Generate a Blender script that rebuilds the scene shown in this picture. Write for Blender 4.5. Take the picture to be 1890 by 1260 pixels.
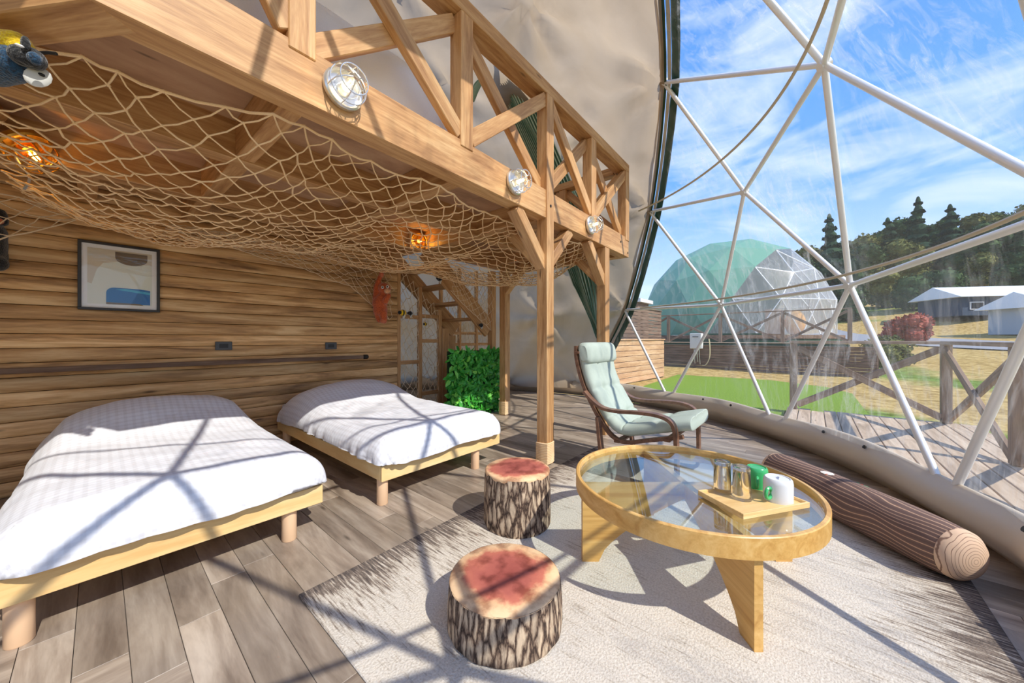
import bpy, bmesh, math, random
from mathutils import Matrix, Vector, noise
random.seed(7)
PI = math.pi
for o in list(bpy.data.objects): bpy.data.objects.remove(o)
SC = bpy.context.scene
COL = SC.collection

# ------------------------------------------------------------------ camera
F = 650.0; HOR = 625.0; CH = 1.05; YAW = math.atan(555 / 650)
cam = bpy.data.cameras.new('camera'); camo = bpy.data.objects.new('camera', cam); COL.objects.link(camo)
cam.sensor_width = 36; cam.lens = F / 1890 * 36; cam.shift_y = -(630 - HOR) / 1890; cam.clip_start = .02; cam.clip_end = 500
camo.location = (0, 0, CH); camo.rotation_euler = (PI / 2, 0, YAW - PI / 2)
SC.camera = camo
# ------------------------------------------------------------------ light and exposure
SUN_DIR = Vector((0.06, 1.0, -1.0)).normalized()
sun = bpy.data.lights.new('sun_offscreen', 'SUN'); suno = bpy.data.objects.new('sun_offscreen', sun); COL.objects.link(suno)
sun.energy = 2.6; sun.angle = math.radians(.6); sun.color = (1, .95, .86)
suno.rotation_euler = SUN_DIR.to_track_quat('-Z', 'Y').to_euler(); suno.location = (2, -8, 9)
SKY_STRENGTH = 1.0
SC.view_settings.view_transform = 'Standard'; SC.view_settings.look = 'None'
SC.view_settings.exposure = 0.92; SC.view_settings.gamma = 1.0; SC.view_settings.use_curve_mapping = False

def nd(nt, t, **kw):
    n = nt.nodes.new(t)
    for k, v in kw.items():
        if k.startswith('i_'):
            key = k[2:]; key = int(key) if key.isdigit() else key.replace('_', ' ')
            n.inputs[key].default_value = v
        else: setattr(n, k, v)
    return n
def lk(nt, a, b): nt.links.new(a, b)
def ramp(nt, stops, interp='LINEAR'):
    r = nt.nodes.new('ShaderNodeValToRGB'); r.color_ramp.interpolation = interp
    e = r.color_ramp.elements
    while len(e) < len(stops): e.new(.5)
    for el, (p, c) in zip(e, stops):
        el.position = p; el.color = (c[0], c[1], c[2], 1) if not isinstance(c, (int, float)) else (c, c, c, 1)
    return r
def lin(r, g, b):
    f = lambda c: ((c / 255 + .055) / 1.055) ** 2.4 if c > 10 else c / 255 / 12.92
    return (f(r), f(g), f(b))
def mathn(nt, op, a, b=None, clamp=False):
    n = nt.nodes.new('ShaderNodeMath'); n.operation = op; n.use_clamp = clamp
    for i, v in enumerate((a, b)):
        if v is None: continue
        if isinstance(v, (int, float)): n.inputs[i].default_value = v
        else: lk(nt, v, n.inputs[i])
    return n.outputs[0]
def mixc(nt, fac, a, b, blend='MIX'):
    n = nt.nodes.new('ShaderNodeMix'); n.data_type = 'RGBA'; n.blend_type = blend
    for sock, v in ((n.inputs[0], fac), (n.inputs[6], a), (n.inputs[7], b)):
        if isinstance(v, (int, float)): sock.default_value = v
        elif isinstance(v, tuple): sock.default_value = (*v, 1) if len(v) == 3 else v
        else: lk(nt, v, sock)
    return n.outputs[2]

# sky: blue gradient with thin cirrus streaks, the same all round
W = bpy.data.worlds.new('sky'); SC.world = W; W.use_nodes = True
nt = W.node_tree; nt.nodes.clear()
tc = nd(nt, 'ShaderNodeTexCoord'); sep = nd(nt, 'ShaderNodeSeparateXYZ'); lk(nt, tc.outputs['Generated'], sep.inputs[0])
g = ramp(nt, [(0, lin(196, 210, 224)), (.12, lin(168, 192, 220)), (.34, lin(92, 144, 206)), (.7, lin(62, 120, 194)), (1, lin(54, 108, 182))])
lk(nt, mathn(nt, 'MAXIMUM', sep.outputs[2], 0), g.inputs[0])
mp = nd(nt, 'ShaderNodeMapping'); mp.inputs['Scale'].default_value = (1.6, 3.2, 9); mp.inputs['Rotation'].default_value = (.25, .3, .5)
lk(nt, tc.outputs['Generated'], mp.inputs[0])
nz = nd(nt, 'ShaderNodeTexNoise', i_Scale=1.3, i_Detail=7, i_Roughness=.55, i_Distortion=.6); lk(nt, mp.outputs[0], nz.inputs['Vector'])
cr = ramp(nt, [(.44, 0), (.80, 1)]); lk(nt, nz.outputs[0], cr.inputs[0])
sky = mixc(nt, mathn(nt, 'MULTIPLY', cr.outputs[0], .85), g.outputs[0], lin(206, 212, 220))
bg = nd(nt, 'ShaderNodeBackground', i_Strength=SKY_STRENGTH); lk(nt, sky, bg.inputs[0])
wo = nd(nt, 'ShaderNodeOutputWorld'); lk(nt, bg.outputs[0], wo.inputs[0])

# ------------------------------------------------------------------ geometry helpers
FW = Vector((math.cos(YAW), math.sin(YAW), 0)); RT = Vector((math.sin(YAW), -math.cos(YAW), 0))
def ray(px, py): return FW + RT * ((px - 945) / F) + Vector((0, 0, (HOR - py) / F))
def at_z(px, py, z=0.0):
    d = ray(px, py); t = (z - CH) / d.z; return Vector((0, 0, CH)) + d * t
def at_d(px, py, t): return Vector((0, 0, CH)) + ray(px, py) * t
def at_y(px, py, y): d = ray(px, py); return Vector((0, 0, CH)) + d * (y / d.y)
def cw(X, D, z=0.0): return FW * D + RT * X + Vector((0, 0, z))

WM = {}
def link(name, data, parent=None, M=None):
    o = bpy.data.objects.new(name, data); COL.objects.link(o)
    M = M if M is not None else Matrix()
    WM[o.name] = M
    if parent is not None:
        o.parent = parent; o.matrix_basis = WM[parent.name].inverted() @ M
    else: o.matrix_basis = M
    return o
def tag(o, label, cat, group=None):
    o['label'] = label; o['category'] = cat
    if group: o['group'] = group
    return o
def thing(name, label, cat, loc=(0, 0, 0), rotz=0, group=None):
    return tag(link(name, None, None, Matrix.Translation(loc) @ Matrix.Rotation(rotz, 4, 'Z')), label, cat, group)
def struct(o): o['kind'] = 'structure'; return o
def fr(x, z):                                   # orthonormal frame from x axis and rough z
    x = Vector(x).normalized(); y = Vector(z).cross(x)
    if y.length < 1e-5: y = Vector((0, 1, 0)).cross(x)
    y.normalize(); z = x.cross(y)
    return Matrix(((x.x, y.x, z.x, 0), (x.y, y.y, z.y, 0), (x.z, y.z, z.z, 0), (0, 0, 0, 1)))
class MB:
    def __init__(s): s.v = []; s.f = []
    def add(s, vs, fs, M=None):
        b = len(s.v)
        s.v += [tuple(M @ Vector(q)) if M else tuple(q) for q in vs]; s.f += [tuple(i + b for i in q) for q in fs]
    def box(s, c, d, M=None):
        x, y, z = [q / 2 for q in d]
        vs = [(c[0] + a * x, c[1] + b * y, c[2] + e * z) for a in (-1, 1) for b in (-1, 1) for e in (-1, 1)]
        s.add(vs, [(0, 1, 3, 2), (4, 6, 7, 5), (0, 4, 5, 1), (2, 3, 7, 6), (0, 2, 6, 4), (1, 5, 7, 3)], M)
    def tube(s, pts, r, n=6, closed=False, cap=True):
        pts = [Vector(p) for p in pts]; N = len(pts); rs = r if isinstance(r, (list, tuple)) else [r] * N
        up = Vector((0, 0, 1)); b = len(s.v); prev = None
        for i, p in enumerate(pts):
            if closed: t = pts[(i + 1) % N] - pts[i - 1]
            else: t = pts[min(i + 1, N - 1)] - pts[max(i - 1, 0)]
            t = t.normalized() if t.length > 1e-9 else Vector((0, 0, 1))
            if prev is None:
                a = up.cross(t)
                if a.length < .05: a = Vector((1, 0, 0)).cross(t)
            else: a = prev - t * prev.dot(t)
            a.normalize(); prev = a; c = t.cross(a)
            for k in range(n):
                an = 2 * PI * k / n; s.v.append(tuple(p + (a * math.cos(an) + c * math.sin(an)) * rs[i]))
        for i in range(N if closed else N - 1):
            j = (i + 1) % N
            for k in range(n):
                s.f.append((b + i * n + k, b + i * n + (k + 1) % n, b + j * n + (k + 1) % n, b + j * n + k))
        if cap and not closed:
            s.f.append(tuple(b + k for k in reversed(range(n)))); s.f.append(tuple(b + (N - 1) * n + k for k in range(n)))
    def lathe(s, prof, n=32, M=None):
        b = len(s.v); vs = []; idx = []
        for r, z in prof:
            if r < 1e-6: idx.append([len(vs)]); vs.append((0, 0, z))
            else:
                idx.append(list(range(len(vs), len(vs) + n))); vs += [(r * math.cos(2 * PI * k / n), r * math.sin(2 * PI * k / n), z) for k in range(n)]
        fs = []
        for A, B in zip(idx, idx[1:]):
            for k in range(n):
                k2 = (k + 1) % n
                if len(A) == 1 and len(B) == 1: continue
                if len(A) == 1: fs.append((A[0], B[k2], B[k]))
                elif len(B) == 1: fs.append((A[k], A[k2], B[0]))
                else: fs.append((A[k], A[k2], B[k2], B[k]))
        s.add(vs, fs, M)
    def grid(s, fn, nu, nv, closed_u=False):
        b = len(s.v)
        for j in range(nv + 1):
            for i in range(nu if closed_u else nu + 1): s.v.append(tuple(fn(i / nu, j / nv)))
        w = nu if closed_u else nu + 1
        for j in range(nv):
            for i in range(nu):
                i2 = (i + 1) % w; s.f.append((b + j * w + i, b + j * w + i2, b + (j + 1) * w + i2, b + (j + 1) * w + i))
    def ball(s, c, r, n=10, M=None):
        rr = r if isinstance(r, (tuple, list)) else (r, r, r)
        m = max(4, n // 2 + 1)
        prof = [(math.sin(PI * i / m), -math.cos(PI * i / m)) for i in range(m + 1)]
        prof[0] = (0, -1); prof[-1] = (0, 1)
        T = Matrix.Translation(c) @ Matrix.Diagonal((*rr, 1))
        s.lathe(prof, n, (M @ T) if M else T)
    def mesh(s, name, mat, smooth=False, bevel=0, recalc=True):
        me = bpy.data.meshes.new(name); me.from_pydata(s.v, [], s.f); me.update()
        bm = bmesh.new(); bm.from_mesh(me)
        if bevel: bmesh.ops.bevel(bm, geom=bm.edges[:], offset=bevel, segments=1, affect='EDGES', clamp_overlap=True)
        if recalc: bmesh.ops.recalc_face_normals(bm, faces=bm.faces[:])
        bm.to_mesh(me); bm.free()
        if smooth:
            me.polygons.foreach_set('use_smooth', [True] * len(me.polygons))
            if smooth != 'all': me.set_sharp_from_angle(angle=math.radians(42))
        if mat: me.materials.append(mat)
        return me
    def build(s, name, mat, parent=None, M=None, smooth=False, bevel=0, local=True):
        """vertices are world coordinates unless M is given (then they are local to M)"""
        if M is None:
            if not s.v: raise ValueError(name)
            n = len(s.v); c = Vector((sum(q[0] for q in s.v) / n, sum(q[1] for q in s.v) / n, min(q[2] for q in s.v)))
            M = Matrix.Translation(c); s.v = [(q[0] - c.x, q[1] - c.y, q[2] - c.z) for q in s.v]
        return link(name, s.mesh(name, mat, smooth, bevel), parent, M)
BARS = {}
def bar(name, p0, p1, w, h, mat, parent, up=(0, 0, 1), bevel=.004):
    """squared timber from p0 to p1 (centre line); h along `up`, w across; grain runs along local x"""
    p0 = Vector(p0); p1 = Vector(p1); L = (p1 - p0).length
    key = (round(L, 3), round(w, 3), round(h, 3), mat.name, bevel)
    if key not in BARS:
        m = MB(); m.box((0, 0, 0), (L, w, h)); BARS[key] = m.mesh(name, mat, bevel=bevel)
    return link(name, BARS[key], parent, Matrix.Translation((p0 + p1) / 2) @ fr(p1 - p0, up))

# ------------------------------------------------------------------ materials
MATS = {}
def newmat(name):
    m = bpy.data.materials.new(name); m.use_nodes = True; MATS[name] = m
    n = m.node_tree; b = n.nodes['Principled BSDF']; return m, n, b
def objvec(nt, scale=(1, 1, 1), rnd=True, rot=(0, 0, 0)):
    tc = nd(nt, 'ShaderNodeTexCoord'); v = tc.outputs['Object']
    if rnd:
        oi = nd(nt, 'ShaderNodeObjectInfo'); a = nd(nt, 'ShaderNodeVectorMath', operation='ADD')
        cx = nd(nt, 'ShaderNodeCombineXYZ')
        lk(nt, mathn(nt, 'MULTIPLY', oi.outputs['Random'], 37), cx.inputs[0]); lk(nt, mathn(nt, 'MULTIPLY', oi.outputs['Random'], 11), cx.inputs[1]); lk(nt, mathn(nt, 'MULTIPLY', oi.outputs['Random'], 23), cx.inputs[2])
        lk(nt, v, a.inputs[0]); lk(nt, cx.outputs[0], a.inputs[1]); v = a.outputs[0]
    mp = nd(nt, 'ShaderNodeMapping'); mp.inputs['Scale'].default_value = scale; mp.inputs['Rotation'].default_value = rot
    lk(nt, v, mp.inputs[0]); return mp.outputs[0]
def plain(name, col, rough=.6, metal=0, spec=.5, **kw):
    m, n, b = newmat(name); b.inputs['Base Color'].default_value = (*col, 1); b.inputs['Roughness'].default_value = rough
    b.inputs['Metallic'].default_value = metal; b.inputs['Specular IOR Level'].default_value = spec
    for k, v in kw.items(): b.inputs[k.replace('_', ' ')].default_value = v
    return m
def bump(nt, b, h, strength=.3, dist=.01):
    bp = nd(nt, 'ShaderNodeBump', i_Strength=strength, i_Distance=dist); lk(nt, h, bp.inputs['Height']); lk(nt, bp.outputs[0], b.inputs['Normal'])
def wood(name, dark, mid, light, grain=14, rough=.55, var=.25, bstr=.25, ring=.5):
    m, n, b = newmat(name)
    v = objvec(n, (1.1, grain, grain))
    a = nd(n, 'ShaderNodeTexNoise', i_Scale=1.0, i_Detail=5, i_Roughness=.6, i_Distortion=.9); lk(n, v, a.inputs['Vector'])
    wv = nd(n, 'ShaderNodeTexNoise', i_Scale=5.0, i_Detail=3, i_Roughness=.7, i_Distortion=.3); lk(n, v, wv.inputs['Vector'])
    f = mathn(n, 'ADD', mathn(n, 'MULTIPLY', a.outputs[0], 1 - .45 * ring), mathn(n, 'MULTIPLY', wv.outputs[0], .45 * ring))
    r = ramp(n, [(.34, dark), (.5, mid), (.64, light)]); lk(n, f, r.inputs[0])
    kv = objvec(n, (1.2, 5, 5)); vo = nd(n, 'ShaderNodeTexVoronoi', i_Scale=1.6); lk(n, kv, vo.inputs['Vector'])
    kr = ramp(n, [(.035, 1), (.10, 0)]); lk(n, vo.outputs['Distance'], kr.inputs[0])
    c = mixc(n, mathn(n, 'MULTIPLY', kr.outputs[0], .75), r.outputs[0], tuple(q * .35 for q in dark))
    oi = nd(n, 'ShaderNodeObjectInfo')
    val = mathn(n, 'ADD', mathn(n, 'MULTIPLY', oi.outputs['Random'], var), 1 - var / 2)
    hs = nd(n, 'ShaderNodeHueSaturation'); lk(n, c, hs.inputs['Color']); lk(n, val, hs.inputs['Value'])
    lk(n, hs.outputs[0], b.inputs['Base Color']); b.inputs['Roughness'].default_value = rough
    bump(n, b, f, bstr, .006)
    return m
M_loft = wood('stained_timber', lin(152, 106, 64), lin(192, 146, 97), lin(216, 176, 126), 13, .5, .18, .25, .8)
M_ply = wood('stained_plywood', lin(156, 120, 92), lin(188, 148, 114), lin(204, 166, 130), 3, .6, .05)
M_wall = wood('siding_boards', lin(128, 92, 58), lin(202, 158, 106), lin(234, 198, 148), 11, .6, .42, .4)
M_pine = wood('pale_pine', lin(226, 182, 118), lin(240, 204, 142), lin(246, 216, 160), 8, .45, .05)
M_leg = plain('beech_leg', lin(240, 200, 160), .45)
M_oak = wood('oak_veneer', lin(198, 146, 76), lin(220, 172, 98), lin(232, 190, 120), 18, .35, .04, .08)
M_tray = wood('tray_wood', lin(214, 170, 104), lin(232, 192, 128), lin(240, 206, 146), 16, .4, .05, .1)
M_walnut = wood('walnut_frame', lin(92, 62, 46), lin(118, 84, 64), lin(138, 100, 78), 16, .4, .05, .1)
M_plank = wood('floor_planks', lin(118, 103, 90), lin(158, 142, 126), lin(188, 173, 156), 7, .34, .42, .1)
M_deck = wood('deck_boards', lin(158, 136, 112), lin(190, 166, 140), lin(212, 190, 164), 12, .8, .2)
M_fence = wood('weathered_fence', lin(96, 74, 60), lin(124, 100, 84), lin(146, 122, 104), 10, .8, .2)
M_fencel = wood('cedar_fence', lin(176, 134, 98), lin(204, 162, 124), lin(220, 184, 148), 10, .8, .15)
M_rail = wood('deck_rail_wood', lin(120, 98, 80), lin(150, 126, 106), lin(172, 150, 130), 10, .8, .1)

M_sub = plain('subfloor_dark', lin(58, 52, 48), .8)
M_wallback = plain('wall_batten', lin(44, 28, 18), .9)
M_steel = plain('galvanised_strut', (.86, .87, .88), .42, .35)
M_chrome = plain('zinc_metal', (.72, .74, .76), .28, .9)
M_black = plain('black_plastic', (.012, .012, .013), .45)
M_grey = plain('outlet_grey', lin(78, 82, 88), .5)
M_greyd = plain('outlet_dark', lin(40, 42, 46), .5)
M_white = plain('white_paint', (.8, .8, .8), .5)
M_rail_b = plain('curtain_rail', lin(196, 184, 160), .45)
M_bolt = plain('bolt_hole', (.02, .015, .01), .6)

def fabric(name, col, rough=.9, weave=350, bs=.25, col2=None, ws=60, sheen=0):
    m, n, b = newmat(name)
    v = objvec(n, (1, 1, 1), False)
    nz = nd(n, 'ShaderNodeTexNoise', i_Scale=weave, i_Detail=2); lk(n, v, nz.inputs['Vector'])
    n2 = nd(n, 'ShaderNodeTexNoise', i_Scale=4, i_Detail=3); lk(n, v, n2.inputs['Vector'])
    c2 = col2 or tuple(q * .86 for q in col)
    r = ramp(n, [(.3, c2), (.7, col)]); lk(n, mathn(n, 'ADD', mathn(n, 'MULTIPLY', nz.outputs[0], .6), mathn(n, 'MULTIPLY', n2.outputs[0], .4)), r.inputs[0])
    lk(n, r.outputs[0], b.inputs['Base Color']); b.inputs['Roughness'].default_value = rough; b.inputs['Specular IOR Level'].default_value = .2
    b.inputs['Sheen Weight'].default_value = sheen
    bump(n, b, nz.outputs[0], bs, .002); return m
M_sage = fabric('sage_fabric', lin(190, 200, 188), col2=lin(168, 180, 168))
M_futon = fabric('white_cotton', lin(248, 249, 254), col2=lin(238, 240, 247))
M_rope = fabric('jute_rope', lin(250, 220, 178), weave=500, col2=lin(226, 190, 144))
M_rope2 = fabric('pale_net_cord', lin(236, 214, 182), weave=500)
M_mattress = fabric('mattress_cotton', lin(225, 225, 228))
def plush(name, col, dark):
    m, n, b = newmat(name); v = objvec(n, (1, 1, 1), False)
    nz = nd(n, 'ShaderNodeTexNoise', i_Scale=140, i_Detail=3); lk(n, v, nz.inputs['Vector'])
    r = ramp(n, [(.35, dark), (.62, col)]); lk(n, nz.outputs[0], r.inputs[0]); lk(n, r.outputs[0], b.inputs['Base Color'])
    b.inputs['Roughness'].default_value = 1; b.inputs['Sheen Weight'].default_value = .4; bump(n, b, nz.outputs[0], .8, .008); return m
M_orang = plush('orange_plush', lin(216, 106, 54), lin(150, 60, 24)); M_face = plush('peach_plush', lin(232, 182, 140), lin(206, 146, 104))
M_yel = plush('yellow_plush', lin(250, 218, 30), lin(214, 170, 10)); M_blk = plush('black_plush', lin(34, 36, 42), lin(12, 13, 16)); M_blue = plush('dark_blue_plush', lin(30, 74, 108), lin(16, 34, 54))
M_wing = plain('wing_felt', lin(206, 206, 202), .8); M_palm = plush('salmon_plush', lin(214, 122, 84), lin(180, 90, 56))

def duvet_mat():
    m, n, b = newmat('checked_duvet')
    tc = nd(n, 'ShaderNodeTexCoord'); sp = nd(n, 'ShaderNodeSeparateXYZ'); lk(n, tc.outputs['UV'], sp.inputs[0])
    st = lambda s, p: mathn(n, 'SMOOTH_MAX', mathn(n, 'MULTIPLY', mathn(n, 'SINE', mathn(n, 'MULTIPLY', s, 2 * PI / p)), 1.6), 0)
    a = mathn(n, 'MINIMUM', st(sp.outputs[0], .036), 1); c = mathn(n, 'MINIMUM', st(sp.outputs[1], .036), 1)
    f = mathn(n, 'MULTIPLY', mathn(n, 'ADD', a, c), .5)
    lk(n, mixc(n, f, lin(232, 233, 239), lin(216, 215, 220)), b.inputs['Base Color']); b.inputs['Roughness'].default_value = .8
    b.inputs['Specular IOR Level'].default_value = .25; b.inputs['Sheen Weight'].default_value = .1
    nz = nd(n, 'ShaderNodeTexNoise', i_Scale=9, i_Detail=4, i_Distortion=.8); lk(n, tc.outputs['Object'], nz.inputs['Vector']); bump(n, b, nz.outputs[0], .35, .02)
    return m
M_duvet = duvet_mat()
def liner_mat():
    m, n, b = newmat('beige_liner'); out = n.nodes['Material Output']
    v = objvec(n, (1, 1, 1), False)
    nz = nd(n, 'ShaderNodeTexNoise', i_Scale=1.4, i_Detail=4, i_Distortion=1.2); lk(n, v, nz.inputs['Vector'])
    r = ramp(n, [(.3, lin(186, 166, 140)), (.7, lin(202, 183, 158))]); lk(n, nz.outputs[0], r.inputs[0]); lk(n, r.outputs[0], b.inputs['Base Color'])
    b.inputs['Roughness'].default_value = .75; b.inputs['Specular IOR Level'].default_value = .2
    n2 = nd(n, 'ShaderNodeTexNoise', i_Scale=3.2, i_Detail=3, i_Distortion=1.5); lk(n, v, n2.inputs['Vector']); bump(n, b, n2.outputs[0], .5, .05)
    tr = nd(n, 'ShaderNodeBsdfTranslucent'); lk(n, mixc(n, .0, r.outputs[0], (1, 1, 1)), tr.inputs[0])
    mx = nd(n, 'ShaderNodeMixShader'); mx.inputs[0].default_value = .55
    lk(n, b.outputs[0], mx.inputs[1]); lk(n, tr.outputs[0], mx.inputs[2]); lk(n, mx.outputs[0], out.inputs[0]); return m
M_liner = liner_mat()
M_skirt = plain('beige_vinyl', lin(206, 190, 168), .38, 0, .5)
M_green = plain('green_vinyl', lin(38, 74, 58), .4)
M_trim = plain('pale_trim', lin(206, 194, 178), .9, 0, .1)
def schlick(n, f0, k):
    lw = nd(n, 'ShaderNodeLayerWeight', i_Blend=.5)
    return mathn(n, 'ADD', mathn(n, 'MULTIPLY', mathn(n, 'POWER', lw.outputs['Facing'], 4.5), k * .9), f0, True)
def pvc_mat(name='clear_vinyl', haze=.045):
    m, n, b = newmat(name); n.nodes.remove(b); out = n.nodes['Material Output']
    v = objvec(n, (1, 1, 1), False)
    mp = nd(n, 'ShaderNodeMapping'); mp.inputs['Scale'].default_value = (3.5, 3.5, .8); lk(n, v, mp.inputs[0])
    st = nd(n, 'ShaderNodeTexNoise', i_Scale=3.0, i_Detail=8, i_Roughness=.7, i_Distortion=.8); lk(n, mp.outputs[0], st.inputs['Vector'])
    pt = nd(n, 'ShaderNodeTexNoise', i_Scale=.8, i_Detail=2); lk(n, v, pt.inputs['Vector'])
    a = ramp(n, [(.47, 0), (.72, 1)]); lk(n, st.outputs[0], a.inputs[0])
    p = ramp(n, [(.38, 0), (.64, 1)]); lk(n, pt.outputs[0], p.inputs[0])
    hz = mathn(n, 'ADD', mathn(n, 'MULTIPLY', mathn(n, 'MULTIPLY', a.outputs[0], p.outputs[0]), .5), haze)
    tr = nd(n, 'ShaderNodeBsdfTransparent'); tr.inputs[0].default_value = (.97, .98, .98, 1)
    tl = nd(n, 'ShaderNodeBsdfTranslucent'); tl.inputs[0].default_value = (.9, .92, .95, 1)
    df = nd(n, 'ShaderNodeBsdfDiffuse'); df.inputs[0].default_value = (.9, .92, .95, 1)
    h = nd(n, 'ShaderNodeMixShader'); h.inputs[0].default_value = .5; lk(n, tl.outputs[0], h.inputs[1]); lk(n, df.outputs[0], h.inputs[2])
    m1 = nd(n, 'ShaderNodeMixShader'); lk(n, hz, m1.inputs[0]); lk(n, tr.outputs[0], m1.inputs[1]); lk(n, h.outputs[0], m1.inputs[2])
    gl = nd(n, 'ShaderNodeBsdfGlossy', i_Roughness=.12)
    bp = nd(n, 'ShaderNodeBump', i_Strength=.25, i_Distance=.03); lk(n, pt.outputs[0], bp.inputs['Height']); lk(n, bp.outputs[0], gl.inputs['Normal'])
    m2 = nd(n, 'ShaderNodeMixShader'); lk(n, schlick(n, .015, .45), m2.inputs[0]); lk(n, m1.outputs[0], m2.inputs[1]); lk(n, gl.outputs[0], m2.inputs[2])
    lk(n, m2.outputs[0], out.inputs[0]); return m
M_pvc = pvc_mat(); M_pvc2 = pvc_mat('hazy_vinyl', .32)
def glass_mat(name, tint=(.97, .99, .985), ior=1.45, k=1.0):
    m, n, b = newmat(name); n.nodes.remove(b); out = n.nodes['Material Output']
    tr = nd(n, 'ShaderNodeBsdfTransparent'); tr.inputs[0].default_value = (*tint, 1)
    gl = nd(n, 'ShaderNodeBsdfGlossy', i_Roughness=.01)
    m2 = nd(n, 'ShaderNodeMixShader'); lk(n, schlick(n, .04 * k, k), m2.inputs[0]); lk(n, tr.outputs[0], m2.inputs[1]); lk(n, gl.outputs[0], m2.inputs[2])
    lk(n, m2.outputs[0], out.inputs[0]); return m
M_glass = glass_mat('table_glass', (.93, .97, .96), 1.5, 1.5)
M_tumbler = plain('tumbler_glass', (1, 1, 1), .0, 0, .5, Transmission_Weight=1.0, IOR=1.45)
M_bulbglass = glass_mat('lamp_glass', (.98, .97, .94), 1.4, 1.2)
M_amber = glass_mat('amber_glass', (1, .84, .48), 1.4, 1.0)
def emit(name, col, s):
    m, n, b = newmat(name); b.inputs['Base Color'].default_value = (*col, 1); b.inputs['Emission Color'].default_value = (*col, 1); b.inputs['Emission Strength'].default_value = s; return m
M_fil = emit('filament_glow', (1, .72, .32), 9); M_fil2 = emit('amber_glow', (1, .70, .28), 14)

# pixels to points along the dome frame
DC = Vector((1.829, 3.161, .804)); DR = 4.0; DPH = -.827; DSZ = .9715
def dome_pt(u, R=DR, C=DC):
    c, s = math.cos(DPH), math.sin(DPH)
    return C + Vector((u.x * c - u.y * s, u.x * s + u.y * c, u.z * DSZ)) * R
# ---- geodesic: three-frequency icosahedron, cut two rows below the upper ring
IV = [Vector((0, 0, 1))] + [Vector((2 / 5 ** .5 * math.cos(math.radians(72 * k)), 2 / 5 ** .5 * math.sin(math.radians(72 * k)), 1 / 5 ** .5)) for k in range(5)] + \
     [Vector((2 / 5 ** .5 * math.cos(math.radians(72 * k + 36)), 2 / 5 ** .5 * math.sin(math.radians(72 * k + 36)), -1 / 5 ** .5)) for k in range(5)]
IF = []
for k in range(5):
    k2 = (k + 1) % 5
    IF += [(0, 1 + k, 1 + k2), (1 + k, 6 + k, 1 + k2), (1 + k2, 6 + k, 6 + k2)]
GV = []; GK = {}
def gvert(p):
    p = p.normalized(); k = (round(p.x, 4), round(p.y, 4), round(p.z, 4))
    if k not in GK: GK[k] = len(GV); GV.append(p)
    return GK[k]
GF = []
for a, b, c in IF:
    A, B, Cc = IV[a], IV[b], IV[c]
    P = lambda i, j: (A * (3 - i - j) + B * i + Cc * j) / 3
    for i in range(3):
        for j in range(3 - i):
            GF.append((gvert(P(i, j)), gvert(P(i + 1, j)), gvert(P(i, j + 1))))
            if i + j < 2: GF.append((gvert(P(i + 1, j)), gvert(P(i + 1, j + 1)), gvert(P(i, j + 1))))
GF = [f for f in GF if min(GV[i].z for i in f) > -.30]
I1, T0 = IV[1], IV[0]
def gv(a, b, c, i, j, k): return gvert((IV[a] * i + IV[b] * j + IV[c] * k) / 3)
hE, hEA, hE2 = gv(1, 0, 0, 2, 1, 0), gv(1, 0, 5, 1, 1, 1), gv(5, 0, 0, 2, 1, 0)
hF, hG = gv(1, 2, 2, 2, 1, 0), gv(1, 2, 6, 1, 1, 1)
hF2, hG2 = gv(5, 4, 4, 2, 1, 0), gv(5, 4, 9, 1, 1, 1)
hb0, hb02 = gv(2, 6, 6, 1, 2, 0), gv(4, 9, 9, 1, 2, 0)
ARCH = [hb0, hG, hF, hE, hEA, hE2, hF2, hG2, hb02]
BE = {frozenset(q) for q in zip(ARCH, ARCH[1:])}
ED = {}
for fi, f in enumerate(GF):
    for q in ((f[0], f[1]), (f[1], f[2]), (f[2], f[0])): ED.setdefault(frozenset(q), []).append(fi)
seed = [fi for fi, f in enumerate(GF) if gv(1, 0, 0, 3, 0, 0) in f and gv(1, 6, 6, 2, 1, 0) in f and gv(1, 10, 10, 2, 1, 0) in f][0]
WIN = {seed}; stack = [seed]
while stack:
    fi = stack.pop(); f = GF[fi]
    for q in ((f[0], f[1]), (f[1], f[2]), (f[2], f[0])):
        q = frozenset(q)
        if q in BE: continue
        for o2 in ED[q]:
            if o2 not in WIN: WIN.add(o2); stack.append(o2)
print('window faces', len(WIN), 'of', len(GF))

# ================================================================== THE SETTING
WY = 4.05
# ---- floor: dark base disc and single planks running towards the wall
m = MB(); m.lathe([(0, -.06), (4.02, -.06), (4.02, -.014), (0, -.014)], 72)
floor = struct(m.build('floor', M_sub, None, Matrix.Translation((DC.x, DC.y, 0)), True))
cand = []
PW = .122; ix = 0; rnd = random.Random(3)
x = DC.x - 3.96
while x < DC.x + 3.96 - PW:
    e = min(abs(x - DC.x), abs(x + PW - DC.x)); hy = math.sqrt(max(0, 4.0 ** 2 - e * e))
    y0 = DC.y - hy; y1 = DC.y + hy
    if x + PW < 2.45: y1 = min(y1, WY + .03)
    y = y0; first = True
    while y < y1 - .02:
        L = rnd.choice((.91, .91, .91)) if not first else .15 + rnd.random() * .75
        first = False
        e2 = min(y + L, y1)
        if e2 - y > .03: cand.append((x, y, e2))
        y = e2
    x += PW
def vis(c):
    p = Vector((c[0] + PW / 2, (c[1] + c[2]) / 2, -CH)); D = p.dot(FW); X = p.dot(RT)
    if D < .9 or abs(X / D) > 1.55: return 0
    return (c[2] - c[1]) * PW / D ** 3
cand.sort(key=vis, reverse=True)
PL = {}
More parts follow.
